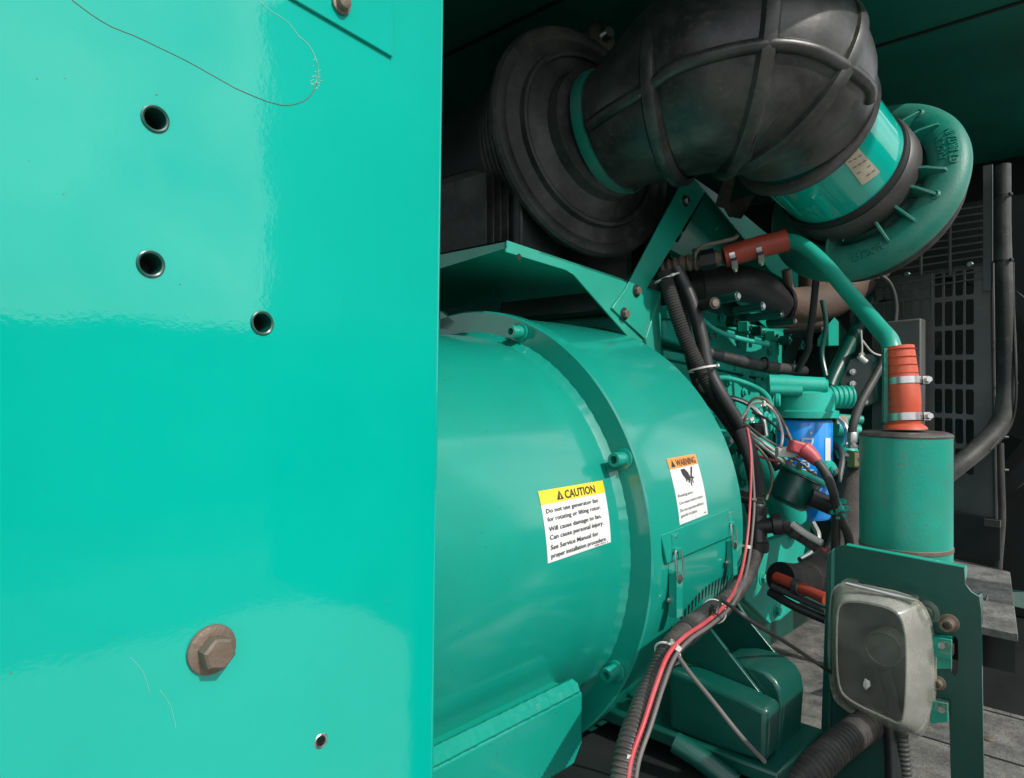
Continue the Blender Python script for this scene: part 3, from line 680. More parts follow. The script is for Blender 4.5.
# casting lobes, starter, flywheel housing
m = MB()
m.tube([P(738,438,1.72), P(758,458,1.66), P(775,478,1.64), P(790,520,1.66)], [.03,.045,.05,.04], 20); m.build('casting_lobe', 'engine', en)
epl('flywheel_housing', [(738,470),(760,455),(784,462),(800,500),(800,560),(820,560),(815,592),(780,622),(765,622),(738,600),(715,606)], -.80, .08, bevel=.008)
MB().tube([P(716,470,1.7), P(735,480,1.66), P(742,500,1.64)], [.02,.03,.03], 12).build('housing_web', 'engine', en)
MB().cyl(P(735,495,1.62), P(755,500,1.58), .014).build('copper_stub', 'conduit', en)
epl('mount_wing', [(742,560),(770,540),(800,530),(806,545),(798,580),(778,620),(770,624),(745,600)], -.70, .02)
for a, b in ((776,611),(762,578),(738,455),(766,418),(757,412),(790,535),(744,480)): hexbolt(en, PX(a, b, -.70) if b > 500 else P(a, b, 1.62), X1, .011, 'engine', 'engine')
epl('block_pad', [(700,405),(722,405),(728,420),(700,412)], -.80, .03)
m = MB().abox((-.92, 1.35, .70), (-.90, 3.1, .92)); m.build('sump_side', 'deepgreen_shade', en)
er = random.Random(11)
for a, b, x in ((700,372,-.905),(712,380,-.905),(722,392,-.905),(744,392,-.905),(770,396,-.905),(766,408,-.905),(745,376,-.895),(765,380,-.895),(788,383,-.895),(735,408,-.905),(752,424,-.905),(712,336,-.925),(740,344,-.925),(770,352,-.925),(792,362,-.925),(700,330,-.925)):
    hexbolt(en, PX(a, b, x), X1, .0085, er.choice(['engine', 'engine', 'steel']), 'engine')
for k, (pp_, r_, mt) in enumerate((([(716,402,1.66),(730,398,1.64),(748,404,1.62),(762,418,1.60),(766,436,1.58)], .006, 'steel'), ([(704,384,1.75),(724,378,1.74),(752,386,1.72),(768,398,1.68),(774,420,1.62)], .007, 'engine'),
    ([(738,452,1.60),(752,446,1.58),(768,452,1.55),(778,470,1.54)], .008, 'rubber'), ([(830,440,1.75),(842,455,1.70),(840,480,1.66),(846,500,1.62)], .007, 'rubber'), ([(820,412,1.72),(836,416,1.72),(846,428,1.72),(846,446,1.68)], .006, 'steel'),
    ([(718,445,1.62),(722,462,1.60),(718,480,1.58),(724,500,1.56)], .010, 'rubber'), ([(812,522,1.55),(818,536,1.54),(812,552,1.52),(800,560,1.5)], .007, 'steel'), ([(700,318,1.72),(716,330,1.71),(738,338,1.72),(768,344,1.76)], .006, 'engine'),
    ([(822,300,1.8),(826,325,1.8),(822,352,1.8),(826,376,1.78)], .006, 'deepgreen_shade'))):
    MB().tube([P(*q) for q in pp_], r_, 10).build('fuel_line' if mt != 'rubber' else 'small_hose', mt, en)
for a, b, d, rr in ((726,440,1.62,.020),(748,470,1.58,.024),(830,470,1.68,.022),(822,450,1.72,.018),(716,420,1.66,.018),(758,505,1.60,.022)):
    q = MB().lathe(P(a, b, d), X1*.9-Y1*.4, [(-.02, rr), (.0, rr), (.006, rr*.8), (.006, rr*.5), (.016, rr*.45)], 20).build('cover_boss', 'engine', en)
    hexbolt(q, P(a, b, d)+(X1*.9-Y1*.4).normalized()*.012, X1*.9-Y1*.4, rr*.35, 'steel', 'engine')
MB().box(P(842,420,1.80), RT*.014, UP*.010, FW*.004).build('data_tag', 'tan', en)
MB().box(P(757,430,1.60), RT*.012, UP*.016, FW*.014).build('sensor_block', 'plastic', en, bevel=.003)
# starter solenoid cup
sa = (P(787,507,1.50)-P(803,474,1.50)).normalized(); sc_ = P(802,474,1.50)
so_ = MB().lathe(sc_, sa, [(.0, .047), (.008, .050), (.010, .044), (.05, .044), (.066, .042), (.074, .030)], 40).build('starter_solenoid', 'deepgreen_shade', en)
MB().lathe(sc_-sa*.006, sa, [(0, .045), (.005, .050), (.010, .050)], 40).build('lid', 'engine', so_)
for a, b in ((798,468),(812,478),(788,466)): MB().lathe(P(a, b, 1.46), -sa, [(0,.007),(.012,.007),(.014,.004)], 6).build('terminal_nut', 'steel', so_)
MB().cyl(P(810,497,1.46), P(834,507,1.45), .019).build('plunger_sleeve', 'plastic', so_)
m = MB(); cc = P(838,508,1.44)
m.lathe(cc, P(834,507,1.45)-P(810,497,1.46), [(-.012,.014),(0,.018),(.004,.010),(.014,.006)], 10)
for k in range(7):
    a = 2*pi*k/7; m.box(cc+RT*.016*cos(a)+UP*.018*sin(a), RT*.004, UP*.004, FW*.008)
m.build('castle_knob', 'engine', so_)

# oil filter
of = thing('oil_filter', 'bright blue spin-on oil filter can hanging under its green head', 'oil filter', fh-UP*.33)
oc = fh-UP*.058
fb = MB().lathe(oc-UP*.25, UP, [(0, .045), (.004, .060), (.014, .066), (.24, .066), (.247, .062)], 56).build('filter_can', 'blue', of)
def canmap(px, py, R=.0665):
    r = ray(px, py); o = CAM-oc; a = r.x**2+r.y**2; b = 2*(r.x*o.x+r.y*o.y); c_ = o.x**2+o.y**2-R*R
    t = (-b-math.sqrt(max(0, b*b-4*a*c_)))/(2*a); p = CAM+r*t; return math.atan2(p.y-oc.y, p.x-oc.x), p.z
t0, z0 = canmap(807, 437)
vs, fs = text_mb('Donaldson', 1, 'LEFT', .01); m = MB()
m.add([Vec((oc.x+.0675*cos(t0+(v.y-.3)*.038/.067), oc.y+.0675*sin(t0+(v.y-.3)*.038/.067), z0-v.x*.034)) for v in vs], fs); m.build('lettering', 'labelwhite', fb)
t1, z1 = canmap(811, 433); m = MB(); w_ = lambda a, z: Vec((oc.x+.0675*cos(t1+a), oc.y+.0675*sin(t1+a), z1+z))
m.add([w_(-.05,0), w_(0,.004), w_(.05,0), w_(0,-.004)], [(0,1,2,3)]); m.build('emblem', 'labelwhite', fb)
t2, z2 = canmap(827, 438); m = MB()
for k in range(3): m.add([Vec((oc.x+.0674*cos(t2+a), oc.y+.0674*sin(t2+a), z2-z)) for a, z in ((-.10+.1*k,0),(.0+.1*k,0),(.0+.1*k,.065),(-.10+.1*k,.065))], [(0,1,2,3)])
m.build('white_sticker', 'labelwhite', fb)

# ---------------------------------------------------------------- breather pipe and red hoses
br = thing('breather_pipe', 'bent teal pipe dropping from a dark red hose to the canister', 'pipe', P(905, 345, 1.25))
m = MB().tube([P(784,240,1.62), P(800,244,1.58), P(822,262,1.52), P(855,300,1.42), P(878,327,1.33), P(890,342,1.285), P(893,362,1.27)], .0165, 24); m.build('bent_pipe', 'paint', br)
rh = thing('upper_red_hose', 'dark red silicone hose with two clamps at the top of the bent pipe', 'hose', P(755, 248, 1.63))
a, b = P(724,257,1.64), P(787,240,1.61); rb = MB().tube([a, (a+b)/2+UP*.001, b], .0255, 24).build('hose_body', 'darkred', rh)
hoseclamp(rh, P(731,256,1.638), b-a, .0255, VD(-.1,-.7,-.7)); hoseclamp(rh, P(757,249,1.626), b-a, .0255, VD(.0,-.75,-.65))
lr = thing('lower_red_hose', 'bright orange red hose with two steel clamps on top of the canister', 'hose', P(905, 425, 1.25))
a, b = P(899,347,1.265), P(905,424,1.25)
m = MB().tube([a, P(903,378,1.257), P(905,400,1.25), b], [.0245,.0255,.0255,.0245], 28, corr=None); m.build('hose_body', 'red', lr)
for k in range(9):
    t = .04+.105*k; p = a.lerp(b, t)+RT*(.0022*sin(pi*t)); MB().lathe(p, b-a, [(-.0014,.0245),(0,.0282),(.0012,.0245)], 28, caps=False).build('wrap_ridge', 'red', lr)
hoseclamp(lr, P(904,381,1.256), b-a, .0262, VD(1,0,-.1), .012); hoseclamp(lr, P(905,417,1.25), b-a, .0262, VD(1,0,-.1), .013)
MB().lathe(P(905,423,1.25), -UP, [(0,.026),(.006,.034),(.010,.036)], 28).build('hose_lip', 'red', lr)
m = MB().box(P(885,385,1.26), FW*.004, RT*.0035, UP*.066); m.build('backing_strip', 'cast', lr)
# ball valve at the left end of upper hose
bv = thing('ball_valve', 'grimy black ball valve with thin brown lever beside the dark red hose', 'valve', P(690, 262, 1.66))
m = MB().tube([P(662,268,1.70), P(680,264,1.68), P(700,261,1.66), P(724,257,1.64)], [.016,.020,.022,.020], 16, corr=(.016,.004)); m.build('valve_body', 'rust', bv)
m = MB().cyl(P(700,261,1.65), P(715,258,1.64), .024, n=6); m.build('union_nut', 'black', bv)
m = MB().tube([P(696,252,1.60), P(703,246,1.59), P(720,242,1.58), P(735,238,1.57), P(737,235,1.565)], .0045, 10); m.build('lever', 'rust', bv)
MB().cyl(P(695,262,1.65), P(695,250,1.62), .006).build('stem', 'steel', bv)

# ---------------------------------------------------------------- canister
cn0 = P(905, 432, 1.25)
ca = thing('breather_canister', 'upright worn teal steel canister with chipped paint behind the bracket', 'canister', cn0-UP*.3)
Rc = .0735
cb = MB().lathe(cn0-UP*.30, UP, [(0, Rc), (.294, Rc)], 64).build('can_body', 'canister', ca)
MB().lathe(cn0-UP*.008, UP, [(0, Rc+.0005), (.003, Rc+.0012), (.006, Rc-.001), (.009, Rc-.008), (.0095, .01)], 64).build('lid', 'conduit', ca)
MB().lathe(cn0-UP*.206, UP, [(0, Rc), (.001, Rc+.0012), (.007, Rc+.0012), (.008, Rc)], 64, caps=False).build('base_band', 'rust', ca)

# ---------------------------------------------------------------- right support bracket
BY = 1.25
sb = thing('gauge_support_bracket', 'teal folded steel bracket plate in shade-darkened paint standing at lower right', 'bracket', PY(900, 776, BY)-UP*.2)
W2 = lambda px, py: PY(px, py, BY)
out = [W2(829,552), W2(838,546), W2(845,545.5), W2(964,568), W2(965,584), W2(971,592), W2(979,597), W2(981,610), W2(984,790), W2(951,790)]
out += [W2(949,712), W2(946,706), W2(905,700), W2(903,790), W2(821,790)]
hol = [[W2(952,640), W2(955,636), W2(958,640), W2(958.5,672), W2(955,676), W2(951,672)]]
m = MB().sheet(out, hol, Y1*.005); m.build('bracket_plate', 'deepgreen_shade', sb, bevel=0)
m = MB().prism([W2(829,552), W2(836,547), W2(831,790), W2(821,790)], Y1*-.012); m.build('left_flange', 'deepgreen_shade', sb, bevel=.003)
p0, p1 = W2(979.5,597), W2(984,790)
m = MB().prism([p0-X1*.006, p0, Vec((p0.x, p0.y, p1.z)), Vec((p0.x-.006, p0.y, p1.z))], Y1*.03); m.build('right_flange', 'deepgreen_shade', sb, bevel=.003)
a, b = W2(845,545.5), W2(964,568); z = (a.z+b.z)/2
m = MB().tube([a+Y1*.012+UP*-.010, b+Y1*.012+UP*-.010], .012, 20, smooth=False); m.build('top_fold', 'paint', sb)  # lit fold kept in lighter paint; the plate's colour carries its shade
socketbolt(sb, W2(949,623), -Y1, .0095, 'rust', h=.018); socketbolt(sb, W2(938,683), -Y1, .0075, 'rust', h=.010)
MB().prism([W2(930,668), W2(952,668), W2(952,636), W2(930,634)], Y1*-.004).build('shim_plate', 'paint', sb)
# conduit under gauge box
cg = thing('large_grey_conduit', 'thick grey corrugated conduit running below the clear gauge box', 'conduit', P(850, 770, 1.0))
m = MB().tube([P(782,800,1.00), P(810,772,1.03), P(838,746,1.08), P(862,728,1.13), P(882,716,1.16)], .0245, 28, corr=(.0095,.003)); m.build('conduit_body', 'conduit', cg)
hs = thing('gauge_tail_cable', 'black cable pair hanging below the clear gauge box', 'cable', P(895, 770, 1.1))
MB().tube([P(889,715,1.13), P(893,745,1.12), P(895,800,1.10)], .013, 14).build('black_lead', 'plastic', hs)
MB().tube([P(899,715,1.12), P(903,745,1.11), P(908,800,1.10)], .010, 14, corr=(.007,.0015)).build('grey_lead', 'greyhose', hs)
# gauge box
gb = thing('clear_gauge_box', 'dusty clear plastic box with a round gauge inside, fixed to the bracket', 'gauge box', PY(880, 730, BY-.03))
def loopY(pts, y, n=3):
    L = [PY(a, b, y) for a, b in pts]; out = []
    N = len(L)
    for i in range(N):   # Chaikin corner rounding
        a, b = L[i], L[(i+1) % N]; out += [a.lerp(b, .25), a.lerp(b, .75)]
    for _ in range(1):
        o2 = []
        for i in range(len(out)): a, b = out[i], out[(i+1) % len(out)]; o2 += [a.lerp(b, .25), a.lerp(b, .75)]
        out = o2
    return out
bk = [(831,602),(838,583),(862,586),(915,597),(930,618),(935,660),(933,712),(920,738),(900,735),(846,708),(831,690)]
fr = [(835,612),(840,598),(862,598),(897,606),(907,624),(909,660),(907,712),(903,728),(890,722),(850,704),(835,688)]
L0 = loopY(bk, BY-.006); L1 = loopY(bk, BY-.020); L2 = loopY(fr, BY-.055); 
cf_ = sum(L2, Vec((0,0,0)))/len(L2); L3 = [p.lerp(cf_, .03)-Y1*.003 for p in L2]; L4 = [p.lerp(cf_, .07)-Y1*.0035 for p in L2]
m = MB(); n = len(L0); vs = L0+L1+L2+L3+L4; fs = []
for r_ in range(4):
    for k in range(n): fs.append((r_*n+k, r_*n+(k+1) % n, (r_+1)*n+(k+1) % n, (r_+1)*n+k))
o = m.add(vs, fs).build('clear_cover', 'milky', gb, smooth=28)
MB().prism([p-Y1*.0002 for p in L4], Y1*.0022).build('front_window', 'clear', gb)
sm = o.modifiers.new('wall', 'SOLIDIFY'); sm.thickness = .002
m = MB(); vs = []; e0 = [p+(p-cf_).normalized()*.004 for p in L0]
m.add(L0+e0+[p-Y1*.008 for p in e0]+[p-Y1*.008 for p in L0], [(a*n+k, a*n+(k+1) % n, ((a+1) % 4)*n+(k+1) % n, ((a+1) % 4)*n+k) for a in range(4) for k in range(n)]).build('rim', 'milky', gb)
MB().prism([p.lerp(cf_, .05)+Y1*.002 for p in loopY(bk, BY-.006)], Y1*.003).build('backplate', 'plastic', gb)
gc = PY(884, 648, BY-.045)
gg = MB().lathe(gc, -Y1, [(-.03, .026), (.0, .028), (.004, .028), (.006, .025), (.004, .023)], 40).build('gauge', 'greyhose', gb)
MB().lathe(gc-Y1*.0045, -Y1, [(0, .0232), (.0005, .0232)], 40).build('gauge_face', 'conduit', gg)
MB().tube([PY(884,668,BY-.04), PY(890,690,BY-.03), PY(896,720,BY-.02)], .009, 12).build('sensor_lead', 'plastic', gb)
m = MB(); rr_ = random.Random(3)
lv = [PY(866+rr_.uniform(-5,5)*cos(t_), 686+8*sin(t_), BY-.064) for t_ in [k*pi/5 for k in range(10)]]
m.prism(lv, Y1*-.0008); m.build('white_scrap', 'white', gb)
# clips and hinges
m = MB()
m.box(PY(850,584,BY-.03), X1*.010, UP*.006, Y1*.014); m.box(PY(868,590,BY-.03), X1*.009, UP*.007, Y1*.012); m.box(PY(903,598,BY-.024), X1*.020, UP*.005, Y1*.014)
hg = m.build('hinge', 'clear', gb, bevel=.002)
m = MB(); m.cyl(PY(846,583,BY-.045), PY(915,600,BY-.03), .0035); m.build('hinge_pin', 'steel', hg)
m = MB(); m.tube([PY(914,612,BY-.02), PY(921,603,BY-.025), PY(931,604,BY-.028), PY(937,612,BY-.028), PY(936,620,BY-.026), PY(928,621,BY-.02)], .0035, 10); m.tube([PY(916,612,BY-.025), PY(924,607,BY-.03), PY(931,611,BY-.03), PY(930,617,BY-.026)], .0022, 8); m.build('pull_loop', 'clear', gb)
for a, b in ((930,655),(931,695)):
    m = MB(); m.box(PY(a,b,BY-.022), X1*.006, UP*.010, Y1*.006); m.build('side_catch', 'clear', gb, bevel=.002)
for pts_ in ([(930,636),(952,640),(951,660),(930,656)], [(930,700),(948,704),(948,722),(930,724)]):
    m = plY(pts_, BY-.014, .004); t_ = m.build('mounting_tab', 'paint', gb, bevel=.001)
    q = pts_[0]; MB().lathe(PY(q[0]+12, q[1]+9, BY-.015), -Y1, [(0,.006),(.004,.0055)], 6).build('tab_screw', 'steel', t_)
for a, b in ((947,648),(942,706)): MB().box(PY(a,b,BY-.02), X1*.009, UP*.009, Y1*.005).build('latch_tab', 'clear', gb, bevel=.002)

# ---------------------------------------------------------------- engine mount
em = thing('engine_mount', 'green welded engine mount in shade-darkened paint with two triangular gusset plates', 'engine mount', P(730, 760, 1.2))
EY = 1.03
def gY(px, y, th=.007): return MB().prism([PY(a, b, y) for a, b in px], Y1*th)
gY([(700,620),(706,624),(770,706),(767,764),(660,728),(660,640)], EY).build('front_gusset', 'deepgreen_shade', em, bevel=.001)
gY([(735,600),(748,620),(798,681),(798,716),(740,722),(700,700),(690,620)], EY+.14).build('rear_gusset', 'deepgreen_shade', em, bevel=.001)
gY([(715,662),(735,662),(752,666),(765,672),(775,681),(781,692),(783,706),(779,764),(715,764)], EY+.010, .085).build('saddle_body', 'deepgreen_shade', em, bevel=.006, seg=4)
gY([(668,668),(700,680),(740,697),(768,711),(766,764),(720,750),(668,729)], EY-.05, .048).build('side_box', 'deepgreen_shade', em, bevel=.009, seg=4)
c = PY(774, 727, EY+.055); MB().box(c, X1*.006, Y1*.02, UP*.022).build('access_window', 'black', em, bevel=.003)
q0, q1 = PY(766, 766, EY-.05), PY(640, 740, EY-.05); zb = q0.z
MB().abox((q1.x-.1, EY-.06, zb-.022), (q0.x+.022, EY+.12, zb)).build('base_plate', 'deepgreen_shade', em, bevel=.004)
m = MB().abox((q1.x-.1, EY-.25, .45), (q0.x-.02, EY+.16, zb-.05)); m.build('rubber_block', 'black', em, bevel=.01)
m = MB(); m.tube([P(675,742,1.05), P(700,758,1.03), P(735,785,1.0)], .016, 14); m.build('drain_pipe', 'deepgreen_shade', em)

# ---------------------------------------------------------------- skid deck
SZ = CAMZ-.82
sd = thing('skid_deck', 'dusty grey steel deck plates on a dark frame under the engine', 'deck', (-.6, 1.9, .3))
MB().abox((-1.6, .9, SZ-.02), (-.60, 3.4, SZ)).build('deck_plate', 'deck', sd, label='dirty inner deck plate under the engine')
MB().abox((-.592, .6, SZ-.02), (-.04, 1.55, SZ+.002)).build('deck_plate', 'deck', sd, bevel=.002)
MB().abox((-.592, 1.56, SZ-.02), (-.04, 2.15, SZ+.003)).build('deck_plate', 'deck', sd, bevel=.002)
m = MB()
for y in (1.28, 1.86, 2.12): m.abox((-.59, y, SZ+.003), (-.05, y+.006, SZ+.0042))
m.build('plate_gap', 'black', sd)
for x, y in ((-.35, 1.45), (-.30, 1.95), (-.45, 1.75), (-.25, 1.70)): MB().lathe((x, y, SZ+.003), UP, [(0,.012),(.003,.012),(.005,.008)], 16).build('deck_screw', 'rust', sd)
m = MB(); m.abox((-.62, .2, .05), (-.16, 3.3, SZ-.10)); m.abox((-.59, 2.16, SZ-.12), (-.04, 3.3, SZ-.06)); m.build('frame_rail', 'black', sd)
MB().abox((-2.3, -.8, .05), (-.62, 3.5, .50)).build('skid_base', 'black', sd)
bz = CAMZ-.36
m = MB().prism([PZ(930,556,bz), PZ(1010,572,bz), PZ(1018,634,bz), PZ(930,616,bz)], UP*-.012); m.build('raised_plate', 'deck', sd, bevel=.001)
m = MB().prism([PZ(925,552,bz-.012), PZ(1008,571,bz-.012), PZ(1015,634,bz-.012), PZ(925,616,bz-.012)], UP*-.06); m.build('battery_box', 'black', sd)
m = plX([(1012,592),(1030,592),(1030,610),(1014,606)], -.25, .03); m.build('cross_bar', 'deepgreen_shade', sd)
hexbolt(sd, P(987,604,1.2), VD(.8,.1,-.6), .010, 'rust', 'steel')

# ---------------------------------------------------------------- radiator guard and hoses at right
GY = 2.15
rg = thing('radiator_guard', 'black perforated radiator guard with louvred top behind the turbocharger', 'guard', PY(940, 520, GY)-UP*.3)
def guard_sheet(px, cols, rows, inner, name, y=GY, th=.004, rr=.004):
    out = [PY(a, b, y) for a, b in px]; hs_ = []
    i = [PY(a, b, y) for a, b in inner]
    for r in range(rows):
        for c in range(cols):
            def q(u, v): return (i[0]*(1-u)+i[1]*u)*(1-v)+(i[3]*(1-u)+i[2]*u)*v
            u0, u1 = (c+.10)/cols, (c+.90)/cols; v0, v1 = (r+.08)/rows, (r+.92)/rows
            a, b, c_, d = q(u0,v0), q(u1,v0), q(u1,v1), q(u0,v1)
            L = []
            for p, pn_, nx in ((a,d,b),(b,a,c_),(c_,b,d),(d,c_,a)): L += [p.lerp(pn_, .14), p, p.lerp(nx, .14)][::1] if False else [p.lerp(pn_, .10), p.lerp(nx, .10)]
            hs_.append(L)
    return MB().sheet(out, hs_, Y1*th).build(name, 'guard', rg)
guard_sheet([(872,281),(994,262),(996,430),(994,520),(872,505)], 4, 7, [(933,272),(975,266),(975,478),(933,472)], 'mesh_panel')
guard_sheet([(850,296),(932,272.6),(932,320),(850,330)], 7, 2, [(866,286),(932,276),(932,316),(866,322)], 'mesh_panel', GY-.006)
m = MB()
for k in range(11):
    z = 206+k*7.2; p, q = PY(875, z+16, GY-.01), PY(982, z, GY-.01); m.tube([p, q], .0022, 6, smooth=False)
m.build('louvre_bar', 'guard', rg)
m = MB()
for a in (921, 950): m.tube([PY(a, 200, GY-.014), PY(a, 275, GY-.014)], .004, 6, smooth=False)
m.box(PY(988, 228, GY-.012), X1*.010, Y1*.003, UP*.16); m.build('louvre_frame', 'guard', rg)
m = MB(); m.tube([PY(992, 262, GY-.012), PY(994,400,GY-.012), PY(996, 522, GY-.012)], .004, 8, smooth=False); m.tube([PY(872,281,GY-.012), PY(994,262,GY-.012)], .003, 6, smooth=False); m.build('edge_rod', 'greyhose', rg)
for a, b in ((907,274.5),(970,264.5)): MB().lathe(PY(a,b,GY-.012), -Y1, [(0,.008),(.006,.006)], 12).build('guard_screw', 'steel', rg)
m = plY([(883,322),(921,318),(921,470),(883,470)], GY-.10, .05); m.build('fan_shroud_box', 'guard', rg, bevel=.004)
m = MB(); m.lathe(PY(905,390,GY+.16), Y1, [(0,.34),(.0,.38),(.12,.38),(.12,.34)], 48, caps=False); m.build('fan_shroud', 'black', rg)
m = MB(); fcx = PY(905,390,GY+.22)
for k in range(7):
    a = 2*pi*k/7+.3; d = X1*cos(a)+UP*sin(a); w_ = X1*-sin(a)+UP*cos(a)
    m.prism([fcx+d*.05-w_*.02, fcx+d*.32-w_*.055, fcx+d*.32+w_*.055-Y1*.03, fcx+d*.05+w_*.02-Y1*.02], Y1*.004)
m.lathe(fcx, Y1, [(-.03,.06),(.03,.06)], 24); m.build('cooling_fan', 'black', rg)
MB().abox((-1.6, GY+.5, .8), (-.2, GY+.55, 2.1)).build('radiator_core', 'black', rg)
m = plY([(940,556),(1000,560),(1000,520),(940,510)], GY-.02, .02); m.build('lower_panel', 'black', rg)
m = plY([(984,519),(1000,521),(1000,528),(984,526)], GY-.03, .02); m.build('small_bracket', 'greyhose', rg)
# big grey hose
h1 = thing('coolant_return_hose', 'thick dusty grey hose dropping down the right side and curving under', 'hose', P(1000, 470, 1.8))
hp = [P(1003,165,1.75), P(1003,240,1.75), P(1006,320,1.74), P(1007,380,1.73), P(1002,420,1.72), P(982,445,1.71), P(955,468,1.70), P(925,492,1.72)]
MB().tube(hp, [.017,.018,.0195,.021,.023,.023,.022,.022], 24).build('hose_body', 'rubber', h1)
for q in ((1003,196,.0178),(1003.5,261,.0188),(1006,335,.0202),(1007,383,.0215)): ziptie(P(q[0],q[1],1.745), UP, q[2], 'hose_tie', 'black', h1, headdir=VD(.2,0,-1))
MB().tube([P(1013,262,1.74), P(1014,330,1.72), P(1016,395,1.70), P(1010,425,1.70), P(990,450,1.69)], .003, 8).build('side_wire', 'black', h1)
h2 = thing('thin_drain_hose', 'thin grey hose hanging straight down under the big grey hose', 'hose', P(1001, 580, 1.8))
MB().tube([P(1000,443,1.78), P(1001,480,1.78), P(1002,520,1.78), P(999,560,1.78), P(998,585,1.78)], .0085, 14).build('hose_body', 'greyhose', h2)
MB().tube([P(996,450,1.80), P(997,523,1.80)], .0035, 8).build('steel_rod', 'conduit', h2)
for a, b in ((1004,437),(1004,470)): MB().lathe(P(a,b,1.775), VD(1,0,-.2), [(0,.004),(.01,.003)], 8).build('rod_clip', 'greyhose', h2)

# ---------------------------------------------------------------- cables and hoses
def near(p):
    q = p-CAM; d = q.dot(FW); py_ = 389-q.z/d*FPX
    return p if py_ < 580 else CAM+q*(1-.10*min(1, (py_-580)/50))
def cable(name, label, cat, pts, r, mat, corr=None, n=14, group=None, bits=()):
    m = MB().tube(pts, r, n, .006, corr=corr); o = m.build(name, mat)
    tag(o, label, cat, group); return o
GUP = 'black sleeved cables dropping behind the fan guard'
u1 = [P(664,272,1.56), P(672,300,1.55), P(686,340,1.55), P(702,372,1.55), P(718,400,1.56), P(733,425,1.56), P(746,447,1.55)]
u2 = [P(676,268,1.58), P(690,298,1.57), P(701,335,1.56), P(708,368,1.55), P(722,396,1.54), P(739,424,1.54), P(750,447,1.54)]
u3 = [P(670,270,1.60), P(680,310,1.60), P(690,350,1.60), P(700,385,1.60), P(722,412,1.58), P(740,437,1.57)]
cable('sleeved_cable', 'left black braided cable dropping from the strut to the harness', 'cable', u1, .0165, 'braid', n=18, group=GUP, corr=(.006,.0012))
cable('sleeved_cable', 'right smooth black cable dropping from the ball valve to the harness', 'cable', u2, .0150, 'plastic', n=18, group=GUP)
cable('sleeved_cable', 'rear black cable between the other two sleeved cables', 'cable', u3, .0150, 'braid', n=18, group=GUP)
tag(ziptie(P(703,369,1.545), u2[3]-u2[2], .031, headdir=VD(.75,0,-.65)), 'white cable tie binding the sleeved cables above the guard', 'cable tie')
tag(ziptie(P(667,278,1.57), VD(.4,-1,0), .028, mat='white', headdir=VD(.2,0,-1)), 'pale cable tie holding the sleeved cables at the strut', 'cable tie')
u4 = [P(706,352,1.70), P(735,360,1.74), P(762,366,1.80), P(785,369,1.86), P(804,371,1.92)]
cable('fuel_hose', 'black rubber hose clipped along the engine head', 'hose', u4, [.013,.015,.016,.015,.014], 'rubber')
ring(P(764,364,1.79), VD(1,-.1,.4), .016, .003).build('hose_clip', 'black', en)
# harness trunk below
h = lambda px, py, k: PC(px, py, GR) - FW*k if False else P(px, py, k)
trunk1 = [P(741,432,1.50), P(750,455,1.47), P(756,480,1.45), P(757,510,1.43), P(756,540,1.40), P(752,565,1.37)]
hn = thing('wiring_harness', 'dusty corrugated conduit harness curving down in front of the alternator guard', 'wiring harness', P(660, 660, 1.1))
MB().tube(trunk1[:3]+[P(757,496,1.44)], .0165, 18).build('upper_sleeve', 'braid', hn)
MB().tube([P(757,496,1.44), P(757,510,1.43), P(756,540,1.40)], .0135, 18, corr=(.007,.002)).build('upper_conduit', 'conduit', hn)
tm = MB(); tm.tube([P(757,506,1.425), P(758,552,1.39)], .0185, 18, smooth=False); tm.tube([P(757,527,1.405), P(782,524,1.385)], .0155, 18, smooth=False)
tee = tm.build('tee_joint', 'plastic', hn)
for a, b in ((P(757,510,1.42), UP), (P(758,546,1.39), UP), (P(777,524.5,1.39), VD(1,.1,-.3))): MB().lathe(a, b, [(-.010,.018),(-.008,.021),(.008,.021),(.010,.018)], 20).build('tee_collar', 'plastic', tee)
lower = [P(757,550,1.39), P(747,575,1.33), P(733,595,1.27), P(712,613,1.20), P(690,628,1.13), P(671,648,1.07), P(655,680,1.02), P(640,715,.97), P(628,750,.93), P(620,800,.90)]
lower = [near(p) for p in lower]
MB().tube(lower, [.0150]*3+[.0165]*2+[.0155]*5, 22, .004, corr=(.0062,.0018)).build('lower_conduit', 'conduit', hn)
MB().tube([near(p) for p in (P(722,606,1.228), P(706,617,1.178), P(684,634,1.11))], .0180, 18).build('tape_wrap', 'braid', hn)
MB().tube([P(784,526,1.385), P(800,535,1.36), P(820,548,1.33)], .0135, 18, corr=(.006,.0018)).build('branch_conduit', 'conduit', hn)
MB().tube([P(792,524,1.35), P(806,534,1.33), P(822,543,1.31)], .0065, 10).build('white_bundle', 'whitewire', hn)
MB().lathe(P(796,531,1.36), VD(1,-.6,-.2), [(-.008,.0135),(-.007,.0155),(.007,.0155),(.008,.0135)], 18).build('grey_tape', 'greyhose', hn)
lp_ = [p for p, _ in spline(lower, [.016]*len(lower), .004)]
def pxof(p): q = p-CAM; return 512+q.dot(RT)/q.dot(FW)*FPX
for a, r in ((714,.0185),(668,.0178)):
    i = min(range(1, len(lp_)-1), key=lambda k: abs(pxof(lp_[k])-a))
    ring(lp_[i], lp_[i+1]-lp_[i-1], r, .0017).build('white_ring', 'white', hn)
MB().tube([P(822,549,1.33), P(827,552,1.32)], .004, 8, smooth=False).build('red_lead', 'redwire', hn)
